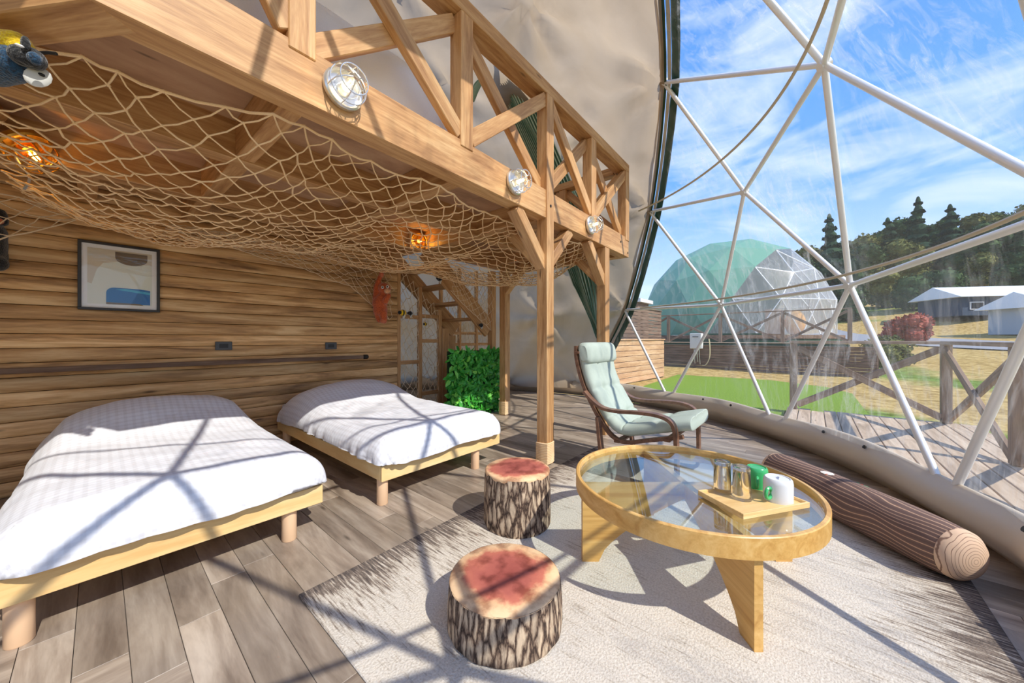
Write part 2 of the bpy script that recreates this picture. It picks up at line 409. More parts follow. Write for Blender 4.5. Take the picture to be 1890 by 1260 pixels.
def plankmesh(x, y0, y1):
    '''plank whose outer end follows the round edge of the floor; local x along the plank'''
    m = MB(); c = []
    for xx in (x + .0008, x + PW - .0008):
        h = math.sqrt(max(0, 16 - (xx - DC.x) ** 2)); lo = max(y0 + .0008, DC.y - h); hi = min(y1 - .0008, DC.y + h)
        c.append((xx, lo, max(lo + .004, hi)))
    ym = (y0 + y1) / 2; xm = x + PW / 2
    for z in (-.014, 0): m.v += [(c[0][1] - ym, -(c[0][0] - xm), z), (c[0][2] - ym, -(c[0][0] - xm), z), (c[1][2] - ym, -(c[1][0] - xm), z), (c[1][1] - ym, -(c[1][0] - xm), z)]
    m.f = [(0, 1, 2, 3), (7, 6, 5, 4), (0, 4, 5, 1), (1, 5, 6, 2), (2, 6, 7, 3), (3, 7, 4, 0)]; return m
for k, (x, y0, y1) in enumerate(cand[:300]):
    L = round(y1 - y0 - .0016, 3)
    if max((Vector((xx, yy)) - DC.xy).length for xx in (x, x + PW) for yy in (y0, y1)) > 4.0:
        m = plankmesh(x, y0, y1); link('plank', m.mesh('plank', M_plank), floor, Matrix.Translation((x + PW / 2, (y0 + y1) / 2, 0)) @ Matrix.Rotation(PI / 2, 4, 'Z')); continue
    if L not in PL:
        m = MB(); m.box((0, 0, -.007), (L, PW - .0016, .014)); PL[L] = m.mesh('plank', M_plank, bevel=.0012)
    link('plank', PL[L], floor, Matrix.Translation((x + PW / 2, (y0 + y1) / 2, 0)) @ Matrix.Rotation(PI / 2, 4, 'Z'))
m = MB()
for x, y0, y1 in cand[300:]:
    pm = plankmesh(x, y0, y1); m.add(pm.v, pm.f, Matrix.Translation((x + PW / 2, (y0 + y1) / 2, 0)) @ Matrix.Rotation(PI / 2, 4, 'Z'))
o = m.build('plank_remainder', M_plank, floor, Matrix()); o['kind'] = 'stuff'
# ---- plank wall behind the beds
WX0, WX1 = -1.75, 2.47
m = MB(); m.box(((WX0 + WX1) / 2, WY + .035, 1.135), (WX1 - WX0, .05, 2.27))
wall = struct(m.build('wall_back', M_wallback))
BH = .0985
prof = [(.018, -.047), (-.003, -.047), (-.0115, -.038), (-.015, -.012), (-.015, .016), (-.0105, .040), (-.003, .0475), (.018, .0475)]
m = MB(); L = WX1 - WX0; n = len(prof)
m.v = [(-L / 2, a, b) for a, b in prof] + [(L / 2, a, b) for a, b in prof]
m.f = [(i, (i + 1) % n, n + (i + 1) % n, n + i) for i in range(n)] + [tuple(range(n))[::-1], tuple(range(n, 2 * n))]
bme = m.mesh('board', M_wall, smooth=True)
for k in range(23): link('board', bme, wall, Matrix.Translation(((WX0 + WX1) / 2, WY, .05 + k * BH)))
# ---- beige liner stretched over the rear of the dome
NS = 20
LV = {}; m = MB()
def hubdisp(q):
    """inward distance of the cloth: tied at each hub, hanging slack between, folds fanning out of the hub"""
    best = 9; bi = 0
    for i, g_ in enumerate(GV):
        d = (g_ - q).length
        if d < best: best = d; bi = i
    d = best * DR; h = GV[bi]
    t1 = Vector((0, 0, 1)).cross(h)
    t1 = t1.normalized() if t1.length > .01 else Vector((1, 0, 0)); t2 = h.cross(t1); e = q - h
    th = math.atan2(e.dot(t2), e.dot(t1))
    fold = .065 * math.sin(6 * th + bi) * min(1, d / .15) * math.exp(-max(0, d - .15) / .55)
    fold += .03 * math.sin(13 * th + 2 * bi) * min(1, d / .1) * math.exp(-d / .3)
    ad = 9
    for a_, b_x in zip(ARCH, ARCH[1:]):
        A_ = GV[a_]; e_ = GV[b_x] - A_; t_ = min(1, max(0, (q - A_).dot(e_) / e_.length_squared)); ad = min(ad, (A_ + e_ * t_ - q).length)
    return .03 + (.12 * min(1, d / .55) ** .8 + .02 * noise.noise(q * 9)) * min(1, ad * DR / .4) + fold * min(1, ad * DR / .1)
for fi, f in enumerate(GF):
    if fi in WIN: continue
    A, B, Cc = (GV[i] for i in f); idx = {}
    for i in range(NS + 1):
        for j in range(NS + 1 - i):
            q = (A * (NS - i - j) + B * i + Cc * j) / NS; k = (round(q.x, 4), round(q.y, 4), round(q.z, 4))
            if k not in LV:
                qn = q.normalized(); r = q.length * .6 + .4; LV[k] = len(m.v)
                m.v.append(tuple(dome_pt(qn, DR * r - hubdisp(qn))))
            idx[i, j] = LV[k]
    for i in range(NS):
        for j in range(NS - i):
            m.f.append((idx[i, j], idx[i + 1, j], idx[i, j + 1]))
            if i + j < NS - 1: m.f.append((idx[i + 1, j], idx[i + 1, j + 1], idx[i, j + 1]))
struct(m.build('wall_dome', M_liner, None, Matrix(), 'all'))
# ---- clear vinyl window (one sheet over the struts)
LV = {}; m = MB(); NP = 6
for fi in WIN:
    A, B, Cc = (GV[i] for i in GF[fi]); idx = {}
    for i in range(NP + 1):
        for j in range(NP + 1 - i):
            q = (A * (NP - i - j) + B * i + Cc * j) / NP; k = (round(q.x, 4), round(q.y, 4), round(q.z, 4))
            if k not in LV: LV[k] = len(m.v); m.v.append(tuple(dome_pt(q, DR + .035)))
            idx[i, j] = LV[k]
    for i in range(NP):
        for j in range(NP - i):
            m.f.append((idx[i, j], idx[i + 1, j], idx[i, j + 1]))
            if i + j < NP - 1: m.f.append((idx[i + 1, j], idx[i + 1, j + 1], idx[i, j + 1]))
struct(m.build('window_1', M_pvc, None, Matrix(), 'all'))
# ---- skirt round the foot of the dome
def skirt(u, v):
    a = 2 * PI * u; ph = a - (DPH + math.radians(-36)); lobes = math.cos(ph * 15 + PI * .0)
    prof = [(3.985, 0), (3.955, .035), (3.895, .09), (3.865, .15), (3.875, .215), (3.91, .265), (3.925, .285), (3.94, .285), (3.945, .25)]
    k = v * (len(prof) - 1); i = min(int(k), len(prof) - 2); t = k - i
    r = prof[i][0] * (1 - t) + prof[i + 1][0] * t; z = prof[i][1] * (1 - t) + prof[i + 1][1] * t
    w = math.sin(PI * min(1, v / .7))
    r -= .02 * w * (.5 - .5 * lobes) + .012 * w * math.sin(a * 47 + 3 * math.sin(a * 9)) * max(0, lobes)
    z += .012 * lobes * min(1, v / .6)
    return (DC.x + r * math.cos(a), DC.y + r * math.sin(a), z)
m = MB(); m.grid(skirt, 480, 16, True)
sk = struct(m.build('baseboard_dome', M_skirt, None, Matrix(), 'all'))
M_grom = plain('grommet_dark', (.05, .045, .04), .4, .6)
for kk in range(-5, 6):
    a = DPH + math.radians(-36) + 2 * PI * (kk + .5) / 15 if False else DPH + math.radians(-36 + 24 * kk)
    for da in (-.055, .055):
        m = MB(); m.lathe([(0, .004), (.013, .004), (.013, -.004), (0, -.004)], 10)
        p = Vector((DC.x + 3.885 * math.cos(a + da), DC.y + 3.885 * math.sin(a + da), .262))
        link('grommet', m.mesh('grommet', M_grom), sk, Matrix.Translation(p) @ fr((math.sin(a), -math.cos(a), 0), (-math.cos(a), -math.sin(a), .5)))
# ---- dome frame: one object for each pipe
dfr = thing('dome_frame', 'white galvanised pipe struts of the geodesic dome window', 'frame', (DC.x, DC.y, 0))
m = MB(); m.lathe([(0, 0), (1, 0), (1, 1), (0, 1)], 12); ume = m.mesh('strut', M_steel, True)
m = MB(); m.lathe([(0, -.03), (.030, -.03), (.032, 0), (.030, .03), (0, .03)], 14); hme = m.mesh('hub', M_steel, True)
wh = set()
for q, fs in ED.items():
    if q in BE or not any(f in WIN for f in fs): continue
    a, b = tuple(q)
    if len(fs) == 1: continue
    wh |= {a, b}
    A = dome_pt(GV[a]); B = dome_pt(GV[b]); d = B - A; L = d.length
    M = Matrix.Translation(A + d * .012) @ d.to_track_quat('Z', 'Y').to_matrix().to_4x4() @ Matrix.Diagonal((.0195, .0195, L * .976, 1))
    link('strut', ume, dfr, M)
for a in wh:
    if GV[a].z > -.1:
        p = dome_pt(GV[a]); link('hub', hme, dfr, Matrix.Translation(p) @ (p - DC).to_track_quat('Z', 'Y').to_matrix().to_4x4())
# ---- edge bands where the liner ends
def band(off0, off1, dr, mat, name, parent):
    m = MB(); pts = []
    P = [GV[i] for i in ARCH]
    for a, b in zip(P, P[1:]):
        for k in range(14): pts.append((a.lerp(b, k / 14)))
    pts.append(P[-1]); N = len(pts)
    cen = (IV[1] + IV[5]).normalized()
    for i, p in enumerate(pts):
        t = (pts[min(i + 1, N - 1)] - pts[max(i - 1, 0)]).normalized(); q = p.normalized()
        s = q.cross(t).normalized()
        if s.dot(cen - q) < 0: s = -s
        for o_ in (off0, off1):
            w = p + s * (o_ + .0016 * math.sin(i * 1.7 + o_ * 400)) / DR
            m.v.append(tuple(dome_pt(w.normalized(), DR * (w.length * .6 + .4) + dr)))
    for i in range(N - 1): m.f.append((2 * i, 2 * i + 1, 2 * i + 3, 2 * i + 2))
    return m.build(name, mat, parent, Matrix(), 'all')
tr = struct(band(-.02, .03, -.03, M_liner, 'trim_1', None))
band(.0, .05, -.02, M_green, 'inner_hem', tr); band(.045, .085, .0, M_trim, 'pale_hem', tr); band(.08, .17, .012, M_green, 'outer_hem', tr)
# ---- two curtain rails bent round the window
for z, r, a0, a1, lab in ((1.53, 3.80, -2.75, -.30, 'beige curtain rail bent round the window at chair-back height'), (2.81, 3.28, -2.6, -.42, 'beige curtain rail curving high across the clear window')):
    m = MB(); N = 70
    m.tube([(DC.x + r * math.cos(a0 + (a1 - a0) * i / N), DC.y + r * math.sin(a0 + (a1 - a0) * i / N), z) for i in range(N + 1)], .011, 8)
    tag(m.build('curtain_rail', M_rail_b, None, None, True), lab, 'curtain rail')

# ================================================================== LOFT
BY = 1.68; BB, BT = 2.05, 2.285; RZ0, RZ1 = 3.085, 3.185
LROT = Matrix.Translation((2.45, 1.68, 0)) @ Matrix.Rotation(.025, 4, 'Z') @ Matrix.Translation((-2.45, -1.68, 0))   # the loft stands a touch askew to the wall
def BYF(x): return BY + .025 * (x - 2.45)
loft = thing('loft_platform', 'brown timber loft with cross-braced railing on square posts above the beds', 'loft', (2.1, 2.6, 0))
T = .105
def b_(name, p0, p1, w=T, h=T, mat=M_loft, up=(0, 0, 1)): return bar(name, p0, p1, w, h, mat, loft, up)
zc = (BB + BT) / 2; yb = BY + .06
b_('front_beam', (-.02, yb, zc), (4.235, yb, zc), .12, BT - BB)
cd = Vector((-.53, .85, 0)).normalized(); c0 = Vector((-.02, BY, zc)) + Vector((.85, .53, 0)).normalized() * .06
b_('side_beam', c0 - Vector((0, 0, .002)), c0 + cd * 2.2 - Vector((0, 0, .002)), .12, BT - BB)
b_('side_beam', (4.175, yb + .06, zc), (4.175, 3.5, zc), .12, BT - BB)
for y in (2.52, 3.38): b_('long_beam', (-.55 if y < 3 else -1.0, y, zc - .01), (4.05, y, zc - .01), .105, .235)
for x in (.55, 1.5, 2.45, 3.56):
    b_('joist', (x, yb + .06, 2.15), (x, 2.47, 2.15), .09, .2); b_('joist', (x, 2.57, 2.15), (x, 3.33, 2.15), .09, .2)
for x in (.0, .55, 1.5, 2.40): b_('joist', (x, 3.43, 2.15), (x, 4.2, 2.15), .09, .2)
# deck of plywood
def prism(pts, z0, z1, name, mat, parent):
    m = MB(); n = len(pts); m.v = [(p[0], p[1], z0) for p in pts] + [(p[0], p[1], z1) for p in pts]
    m.f = [tuple(range(n))[::-1], tuple(range(n, 2 * n))] + [(i, (i + 1) % n, n + (i + 1) % n, n + i) for i in range(n)]
    return m.build(name, mat, parent)
e1 = c0 + cd * 2.2
prism([(.03, 1.74), (2.1, 1.74), (2.1, 3.0), (e1.x + .3, 3.0)], 2.25, 2.275, 'deck_panel', M_ply, loft)
prism([(2.103, 1.74), (4.11, 1.74), (4.11, 3.0), (2.103, 3.0)], 2.25, 2.275, 'deck_panel', M_ply, loft)
prism([(e1.x + .3, 3.003), (2.1, 3.003), (2.1, 4.6), (-1.0, 4.6), (e1.x, e1.y)], 2.25, 2.275, 'deck_panel', M_ply, loft)
prism([(2.103, 3.003), (4.11, 3.003), (4.11, 3.42), (2.55, 3.42), (2.55, 4.6), (2.103, 4.6)], 2.25, 2.275, 'deck_panel', M_ply, loft)
# posts
def post(x, y, z1, name='post'): return b_(name, (x, y, 0), (x, y, z1), T, T)
XA, XB = 2.45, 3.62
post(XA, BY + .04, RZ0); post(XB, BY + .055, BB); post(3.69, 3.22, BB)
# rope wrapped round the feet of two posts
for x, y in ((XA, BY + .04), (3.69, 3.22)):
    m = MB(); pts = []
    for i in range(13 * 8 + 1):
        a = 2 * PI * i / 8; q = max(abs(math.cos(a)), abs(math.sin(a))); rr = .061 / q if q > .75 else .075
        pts.append((x + rr * math.cos(a), y + rr * math.sin(a), .008 + i / 8 * .0135))
    m.tube(pts, .0075, 6); m.build('rope_wrap', M_rope, loft, None, True)
# knee braces
def brace(p0, p1): b_('knee_brace', p0, p1, .09, .09, up=(0, 1, 0) if abs(p0[1] - p1[1]) < .01 else (1, 0, 0))
brace((XA - .02, BY + .06, 1.66), (XA - .40, BY + .06, 2.05)); brace((XA + .02, BY + .06, 1.66), (XA + .40, BY + .06, 2.05)); brace((XA, BY + .06, 1.66), (XA, BY + .45, 2.05))
brace((XB - .02, BY + .06, 1.66), (XB - .40, BY + .06, 2.05)); brace((XB, BY + .06, 1.66), (XB, BY + .45, 2.05)); brace((3.69, 3.24, 1.66), (3.69, 2.85, 2.05))
# railing
RX = [.06, .553, 1.50, XA, 3.275, 4.182]; yr = BY + .0525
for x in RX:
    if x in (XA,): continue
    b_('railing_post', (x, yr - .007, BT - .04), (x, yr - .007, RZ0), T, T)
b_('handrail', (-.02, yr + .015, (RZ0 + RZ1) / 2), (4.235, yr + .015, (RZ0 + RZ1) / 2), .15, RZ1 - RZ0)
b_('handrail', (4.182, yr + .1, (RZ0 + RZ1) / 2 - .01), (4.182, 3.45, (RZ0 + RZ1) / 2 - .01), .13, .09)
b_('railing_post', (4.182, 3.4, BT - .005), (4.182, 3.4, RZ0)); b_('railing_post', (4.182, 2.57, BT - .005), (4.182, 2.57, RZ0))
b_('handrail', (c0 + cd * .1).xy.to_3d() + Vector((0, 0, 3.135)), (c0 + cd * 1.6).xy.to_3d() + Vector((0, 0, 3.135)), .13, .1)
def xbrace(pa, pb, off, flip=1):
    d = (pb - pa).normalized(); nn = Vector((-d.y, d.x, 0)) * off * flip; z = Vector((0, 0, 1))
    a = pa + d * .04; b = pb - d * .04; lo, hi = BT + .04, RZ0 - .04
    b_('cross_brace', a + z * lo - nn * .6, b + z * hi - nn * .6, .05, .10)
    b_('cross_brace', a + z * hi + nn * .6, b + z * lo + nn * .6, .05, .10)
for k, (x0, x1) in enumerate(zip(RX, RX[1:])): xbrace(Vector((x0, yr, 0)), Vector((x1, yr, 0)), -.042, (1, 1, -1, 1, -1)[k])
xbrace(Vector((4.182, yr, 0)), Vector((4.182, 2.57, 0)), .042); xbrace(Vector((4.182, 2.57, 0)), Vector((4.182, 3.4, 0)), .042)
# stairwell railing on the deck
for x in (2.62, 3.4): b_('railing_post', (x, 3.38, BT - .01), (x, 3.38, 3.05), .09, .09)
b_('handrail', (2.58, 3.38, 3.09), (4.06, 3.38, 3.09), .09, .07); b_('middle_rail', (2.62, 3.38, 2.68), (4.06, 3.38, 2.68), .07, .07)
# bolt holes
for x, y, z in ((XA, BY - .0135, 2.16), (3.98, BY - .001, 2.19), (4.2, BY - .001, 2.1)):
    m = MB(); m.lathe([(0, 0), (.012, 0), (.012, .003), (0, .003)], 12); link('bolt', m.mesh('bolt', M_bolt), loft, Matrix.Translation((x, y, z)) @ Matrix.Rotation(PI / 2, 4, 'X'))
def finish_loft():
    loft.matrix_basis = LROT @ WM[loft.name]

# ================================================================== BEDS
def draped(xc, y0, y1, hw, ztop, hem, hump, seed, rr=.12, ext=.05):
    """duvet lying over a rounded mattress block: arc length carried over the edge"""
    rs = random.Random(seed); m = MB()
    hl = (y1 - y0) / 2; yc = (y0 + y1) / 2
    drop = rr * (PI / 2 - 1) + (ztop - hem); nx, ny = 84, 110
    X = hw - rr + rr * PI / 2 + max(0, ztop - hem - rr); Y = hl - rr + rr * PI / 2 + max(0, ztop - hem - rr)
    emax = rr * PI / 2 + max(0, ztop - hem - rr)
    uv = []
    for j in range(ny + 1):
        for i in range(nx + 1):
            p = (i / nx * 2 - 1) * X; q = (j / ny * 2 - 1) * Y
            dx = max(0, abs(p) - (hw - rr)); dy = max(0, abs(q) - (hl - rr)); e = math.hypot(dx, dy)
            ee = min(e, emax - .01 + .045 * noise.noise(Vector((p * 2, q * 2, seed))))
            ux, uy = (dx / e, dy / e) if e > 1e-9 else (0, 0)
            an = min(ee / rr, PI / 2); h = rr * math.sin(an); z = ztop - rr * (1 - math.cos(an)) - max(0, ee - rr * PI / 2)
            over = max(0, ee - rr * .6)
            x = xc + math.copysign(min(abs(p), hw - rr) + h * ux, p); y = yc + math.copysign(min(abs(q), hl - rr) + h * uy, q)
            # puff, wrinkles, pillow
            ins = 1 - min(1, e / rr)
            t = (y - y0) / (y1 - y0); s = (x - xc) / hw
            z += .035 * (1 - s * s) * ins + hump * math.exp(-((t - .80) / .17) ** 2) * (1 - abs(s) ** 3 * .75) * (ins * .75 + .25)
            z += (.012 * noise.noise(Vector((x * 3, y * 3, seed))) + .008 * noise.noise(Vector((x * 9 + y * 4, y * 7, seed + 4)))) * ins
            fold = (.016 * math.sin((p * 15 + 9 * noise.noise(Vector((p * 1.6, seed, 0)))) if dy > dx else (q * 12 + 9 * noise.noise(Vector((q * 1.6, seed, 3))))) + .02 * noise.noise(Vector((p * 4, q * 4, seed + 2)))) * min(1, over / .15)
            x += math.copysign(fold, p) * ux; y += math.copysign(fold, q) * uy
            m.v.append((x, y, z)); uv.append((p, q))
    w = nx + 1
    for j in range(ny):
        for i in range(nx): m.f.append((j * w + i, j * w + i + 1, (j + 1) * w + i + 1, (j + 1) * w + i))
    return m, uv
def bed(x0, x1, legs, label, seed, hump):
    t = thing('platform_bed', label, 'bed', ((x0 + x1) / 2, 3.0, 0), 0, 'low pine beds against the plank wall')
    f0, f1 = 2.03, 3.99
    bar('foot_rail', (x0, f0 + .0125, .208), (x1, f0 + .0125, .208), .025, .096, M_pine, t, bevel=.002)
    bar('head_rail', (x0, f1, .208), (x1, f1, .208), .025, .096, M_pine, t)
    for x in (x0 + .0125, x1 - .0125): bar('side_rail', (x, f0 + .026, .208), (x, f1 - .0125, .208), .025, .096, M_pine, t)
    bar('slat_base', (x0 + .03, (f0 + f1) / 2, .235), (x1 - .03, (f0 + f1) / 2, .235), f1 - f0 - .06, .02, M_pine, t)
    for x in legs:
        for y in (2.085, 3.85):
            m = MB(); m.lathe([(0, 0), (.031, 0), (.034, .004), (.034, .162), (0, .162)], 20)
            link('leg', m.mesh('leg', M_leg, True), t, Matrix.Translation((x, y, 0)))
    m = MB(); m.box(((x0 + x1) / 2, 3.01, .33), (x1 - x0 - .05, 1.92, .16)); m.build('mattress', M_mattress, t, None, False, .02)
    m, uv = draped((x0 + x1) / 2, 1.99, 3.97, (x1 - x0) / 2 + .025, .42, .255, hump, seed)
    o = m.build('duvet', M_duvet, t, None, 'all')
    ul = o.data.uv_layers.new(name='UVMap'); vi = [0] * len(o.data.loops); o.data.loops.foreach_get('vertex_index', vi)
    ul.data.foreach_set('uv', [c for i in vi for c in uv[i]])
    m = MB(); m.ball(((x0 + x1) / 2, 3.68, .5), (.33, .2, .07), 16); m.build('pillow', M_futon, t, None, True)
    return t
bed(-.235, .79, (-.18, .645), 'low pine bed with rumpled checked white duvet under the framed picture', 3, .18)
bed(1.135, 2.215, (1.17, 1.98), 'low pine bed with white duvet beside the stair opening and hedge panel', 8, .17)

# ================================================================== STUMP POUFS
def bark_mat():
    m, n, b = newmat('bark_print')
    v = objvec(n, (26, 26, 7)); vo = nd(n, 'ShaderNodeTexVoronoi', i_Scale=1.3, feature='DISTANCE_TO_EDGE')
    nz = nd(n, 'ShaderNodeTexNoise', i_Scale=1.4, i_Detail=6, i_Roughness=.65); lk(n, v, nz.inputs['Vector'])
    ad = nd(n, 'ShaderNodeVectorMath', operation='ADD'); lk(n, v, ad.inputs[0]); lk(n, nz.outputs['Color'], ad.inputs[1]); lk(n, ad.outputs[0], vo.inputs['Vector'])
    r = ramp(n, [(.02, lin(64, 48, 40)), (.09, lin(130, 108, 92)), (.26, lin(212, 192, 168))]); lk(n, vo.outputs['Distance'], r.inputs[0])
    r2 = ramp(n, [(.34, lin(96, 80, 70)), (.54, lin(246, 238, 226))]); lk(n, nz.outputs[0], r2.inputs[0])
    lk(n, mixc(n, .65, r.outputs[0], r2.outputs[0], 'MULTIPLY'), b.inputs['Base Color']); b.inputs['Roughness'].default_value = .9
    bump(n, b, vo.outputs['Distance'], .35, .01); return m
def stumptop_mat():
    m, n, b = newmat('stump_print')
    tc = nd(n, 'ShaderNodeTexCoord'); ln = nd(n, 'ShaderNodeVectorMath', operation='LENGTH')
    mp = nd(n, 'ShaderNodeMapping'); mp.inputs['Scale'].default_value = (1, 1, 0); lk(n, tc.outputs['Object'], mp.inputs[0]); lk(n, mp.outputs[0], ln.inputs[0])
    v = objvec(n, (1, 1, 1))
    nz = nd(n, 'ShaderNodeTexNoise', i_Scale=7, i_Detail=5, i_Roughness=.6); lk(n, v, nz.inputs['Vector'])
    n2 = nd(n, 'ShaderNodeTexNoise', i_Scale=16, i_Detail=6); lk(n, v, n2.inputs['Vector'])
    d = mathn(n, 'ADD', mathn(n, 'MULTIPLY', ln.outputs['Value'], 5.0), mathn(n, 'MULTIPLY', mathn(n, 'SUBTRACT', nz.outputs[0], .5), 1.1))
    r = ramp(n, [(.0, lin(150, 72, 62)), (.45, lin(178, 96, 82)), (.70, lin(196, 112, 90)), (.86, lin(232, 184, 138)), (1, lin(238, 200, 156))]); lk(n, d, r.inputs[0])
    r2 = ramp(n, [(.35, lin(170, 140, 130)), (.55, (1, 1, 1))]); lk(n, n2.outputs[0], r2.inputs[0])
    lk(n, mixc(n, .8, r.outputs[0], r2.outputs[0], 'MULTIPLY'), b.inputs['Base Color']); b.inputs['Roughness'].default_value = .9; return m
M_bark = bark_mat(); M_stump = stumptop_mat()
def stump(c, r, h, label):
    t = thing('stump_pouf', label, 'stool', c)
    m = MB(); N = 72; pr = [(1.0, 0), (1.03, .05), (1.025, .5), (1.0, .9), (.985, .97)]
    def fn(u, v):
        k = v * (len(pr) - 1); i = min(int(k), len(pr) - 2); q = k - i
        rr = r * (pr[i][0] * (1 - q) + pr[i + 1][0] * q); a = 2 * PI * u
        rr += .004 * noise.noise(Vector((math.cos(a) * 5, math.sin(a) * 5, c[0]))) ; z = h * (pr[i][1] * (1 - q) + pr[i + 1][1] * q)
        return (rr * math.cos(a), rr * math.sin(a), z)
    m.grid(fn, N, 12, True); m.f.append(tuple(range(N))[::-1]); link('bark_side', m.mesh('bark_side', M_bark, True), t, Matrix.Translation(c) @ Matrix.Rotation(c[0], 4, 'Z'))
    m = MB(); m.lathe([(0, h * .9), (r * .98, h * .9), (r * .992, h * .96), (r * .985, h - .006), (r * .95, h - .001), (r * .5, h + .004), (0, h + .005)], 64)
    link('cut_top', m.mesh('cut_top', M_stump, True), t, Matrix.Translation(c))
stump((.983, .874, 0.009), .206, .165, 'low wide tree-stump pouf with reddish cut top and bark print')
stump((1.555, 1.287, 0.009), .186, .305, 'taller narrow tree-stump pouf beside the glass coffee table')

# ================================================================== RUG
def rug_mat():
    m, n, b = newmat('distressed_rug')
    tc = nd(n, 'ShaderNodeTexCoord'); sp = nd(n, 'ShaderNodeSeparateXYZ'); lk(n, tc.outputs['Object'], sp.inputs[0])
    edge = mathn(n, 'DIVIDE', mathn(n, 'ABSOLUTE', sp.outputs[1]), 1.057)
    v1 = objvec(n, (110, 9, 1), False); s1 = nd(n, 'ShaderNodeTexNoise', i_Scale=1, i_Detail=3, i_Roughness=.6); lk(n, v1, s1.inputs['Vector'])
    v2 = objvec(n, (2.5, 1.5, 1), False); s2 = nd(n, 'ShaderNodeTexNoise', i_Scale=1.6, i_Detail=5, i_Roughness=.65); lk(n, v2, s2.inputs['Vector'])
    v3 = objvec(n, (130, 130, 1), False); s3 = nd(n, 'ShaderNodeTexNoise', i_Scale=1, i_Detail=2); lk(n, v3, s3.inputs['Vector'])
    er = ramp(n, [(.55, .0), (.72, .07), (.88, .18), (1.0, .31)]); lk(n, edge, er.inputs[0])
    f = mathn(n, 'ADD', mathn(n, 'ADD', mathn(n, 'MULTIPLY', s1.outputs[0], .8), mathn(n, 'MULTIPLY', s2.outputs[0], .35)), er.outputs[0])
    r = ramp(n, [(.62, lin(220, 211, 198)), (.72, lin(196, 185, 170)), (.80, lin(140, 126, 114)), (.92, lin(92, 84, 80))]); lk(n, f, r.inputs[0])
    k = ramp(n, [(.35, lin(205, 198, 190)), (.6, (1, 1, 1))]); lk(n, s3.outputs[0], k.inputs[0])
    lk(n, mixc(n, .45, r.outputs[0], k.outputs[0], 'MULTIPLY'), b.inputs['Base Color']); b.inputs['Roughness'].default_value = 1; b.inputs['Specular IOR Level'].default_value = .1
    bump(n, b, s3.outputs[0], .6, .006); return m
M_rug = rug_mat()
RX0, RX1, RY0, RY1 = .526, 3.14, -.52, 1.595
m = MB(); m.box((0, 0, .0045), (RX1 - RX0, RY1 - RY0, .009))
tag(m.build('rug', M_rug, None, Matrix.Translation(((RX0 + RX1) / 2, (RY0 + RY1) / 2, 0)), False, .003), 'cream distressed rug with dark streaked borders on the plank floor', 'rug')
RUGZ = .009

# ================================================================== COFFEE TABLE
TC = cw(.82, 1.66); TR = .51; TH = .40
tb = thing('coffee_table', 'round oak coffee table with inset glass top and crossed arched panel legs', 'table', (TC.x, TC.y, RUGZ), YAW)
TM = Matrix.Translation((TC.x, TC.y, 0)) @ Matrix.Rotation(YAW, 4, 'Z')     # local x = away from camera, local -y = camera right
m = MB(); r = TR; N = 96
def rim(u, v):
    P = [(r, .325), (r, TH - .003), (r - .003, TH), (r - .015, TH), (r - .018, TH - .003), (r - .018, .325)]
    a = 2 * PI * u; k = int(round(v * 6)) % 6; return (P[k][0] * math.cos(a), P[k][0] * math.sin(a), P[k][1])
m.grid(rim, N, 6, True); link('rim', m.mesh('rim', M_oak, True), tb, TM)
m = MB(); m.lathe([(0, .372), (r - .02, .372), (r - .02, .380), (0, .380)], 72); link('glass_top', m.mesh('glass_top', M_glass), tb, TM)
def legpanel(ang, lap):
    m = MB(); out = r - .02; arch = []
    for k in range(25):                       # underside: foot, quarter arch, centre
        s = k / 24; arch.append((out - .075 - (out - .075) * math.sin(s * PI / 2) ** 1.0 * 1.0, .29 * (1 - math.cos(s * PI / 2)) ** .55 if False else .30 * math.sin(s * PI / 2) ** .62))
    half = [(out, RUGZ)] + [(a, max(RUGZ, RUGZ + b)) for a, b in arch]
    poly = half + [(-a, b) for a, b in reversed(half[:-1])] + [(-out, .37), (out, .37)]
    n = len(poly); th = .015
    for y in (-th, th): m.v += [(a, y, b) for a, b in poly]
    m.f = [(i, (i + 1) % n, n + (i + 1) % n, n + i) for i in range(n)]
    # faces as strips so the arch stays clean
    top = .37
    seq = half + [(-a, b) for a, b in reversed(half[:-1])]
    b0 = len(m.v)
    for y in (-th, th):
        base = len(m.v)
        for a, b in seq: m.v += [(a, y, b), (a, y, top)]
        for i in range(len(seq) - 1): m.f.append((base + 2 * i, base + 2 * i + 2, base + 2 * i + 3, base + 2 * i + 1))
    link('leg_panel', m.mesh('leg_panel', M_oak), tb, TM @ Matrix.Rotation(ang, 4, 'Z'))
legpanel(0, 0); legpanel(PI / 2, 0)
# tray and drinking things
GZ = .380
a = at_z(1290, 907, GZ + .012); bq = at_z(1372, 953, GZ + .012); cq = at_z(1495, 931, GZ + .012)
ux = (cq - bq); Lx = ux.length; ux.normalize(); uy = Vector((-ux.y, ux.x, 0)); Ly = .215
ctr = bq + ux * Lx / 2 + uy * Ly / 2; ctr.z = GZ
ty = thing('serving_tray', 'pale wooden tray with low rim on the glass table top', 'tray', ctr, math.atan2(ux.y, ux.x))
TYM = WM[ty.name]
m = MB(); m.box((0, 0, .005), (Lx, Ly, .01)); link('tray_base', m.mesh('tray_base', M_tray, bevel=.001), ty, TYM)
for s in (-1, 1):
    m = MB(); m.box((0, s * (Ly / 2 - .004), .015), (Lx, .008, .012)); link('tray_rim', m.mesh('tray_rim', M_tray, bevel=.001), ty, TYM)
    m = MB(); m.box((s * (Lx / 2 - .004), 0, .015), (.008, Ly - .016, .012)); link('tray_rim', m.mesh('tray_rim', M_tray, bevel=.001), ty, TYM)
TZ = GZ + .0095
def on_tray(px, py): p = at_z(px, py, TZ); return p
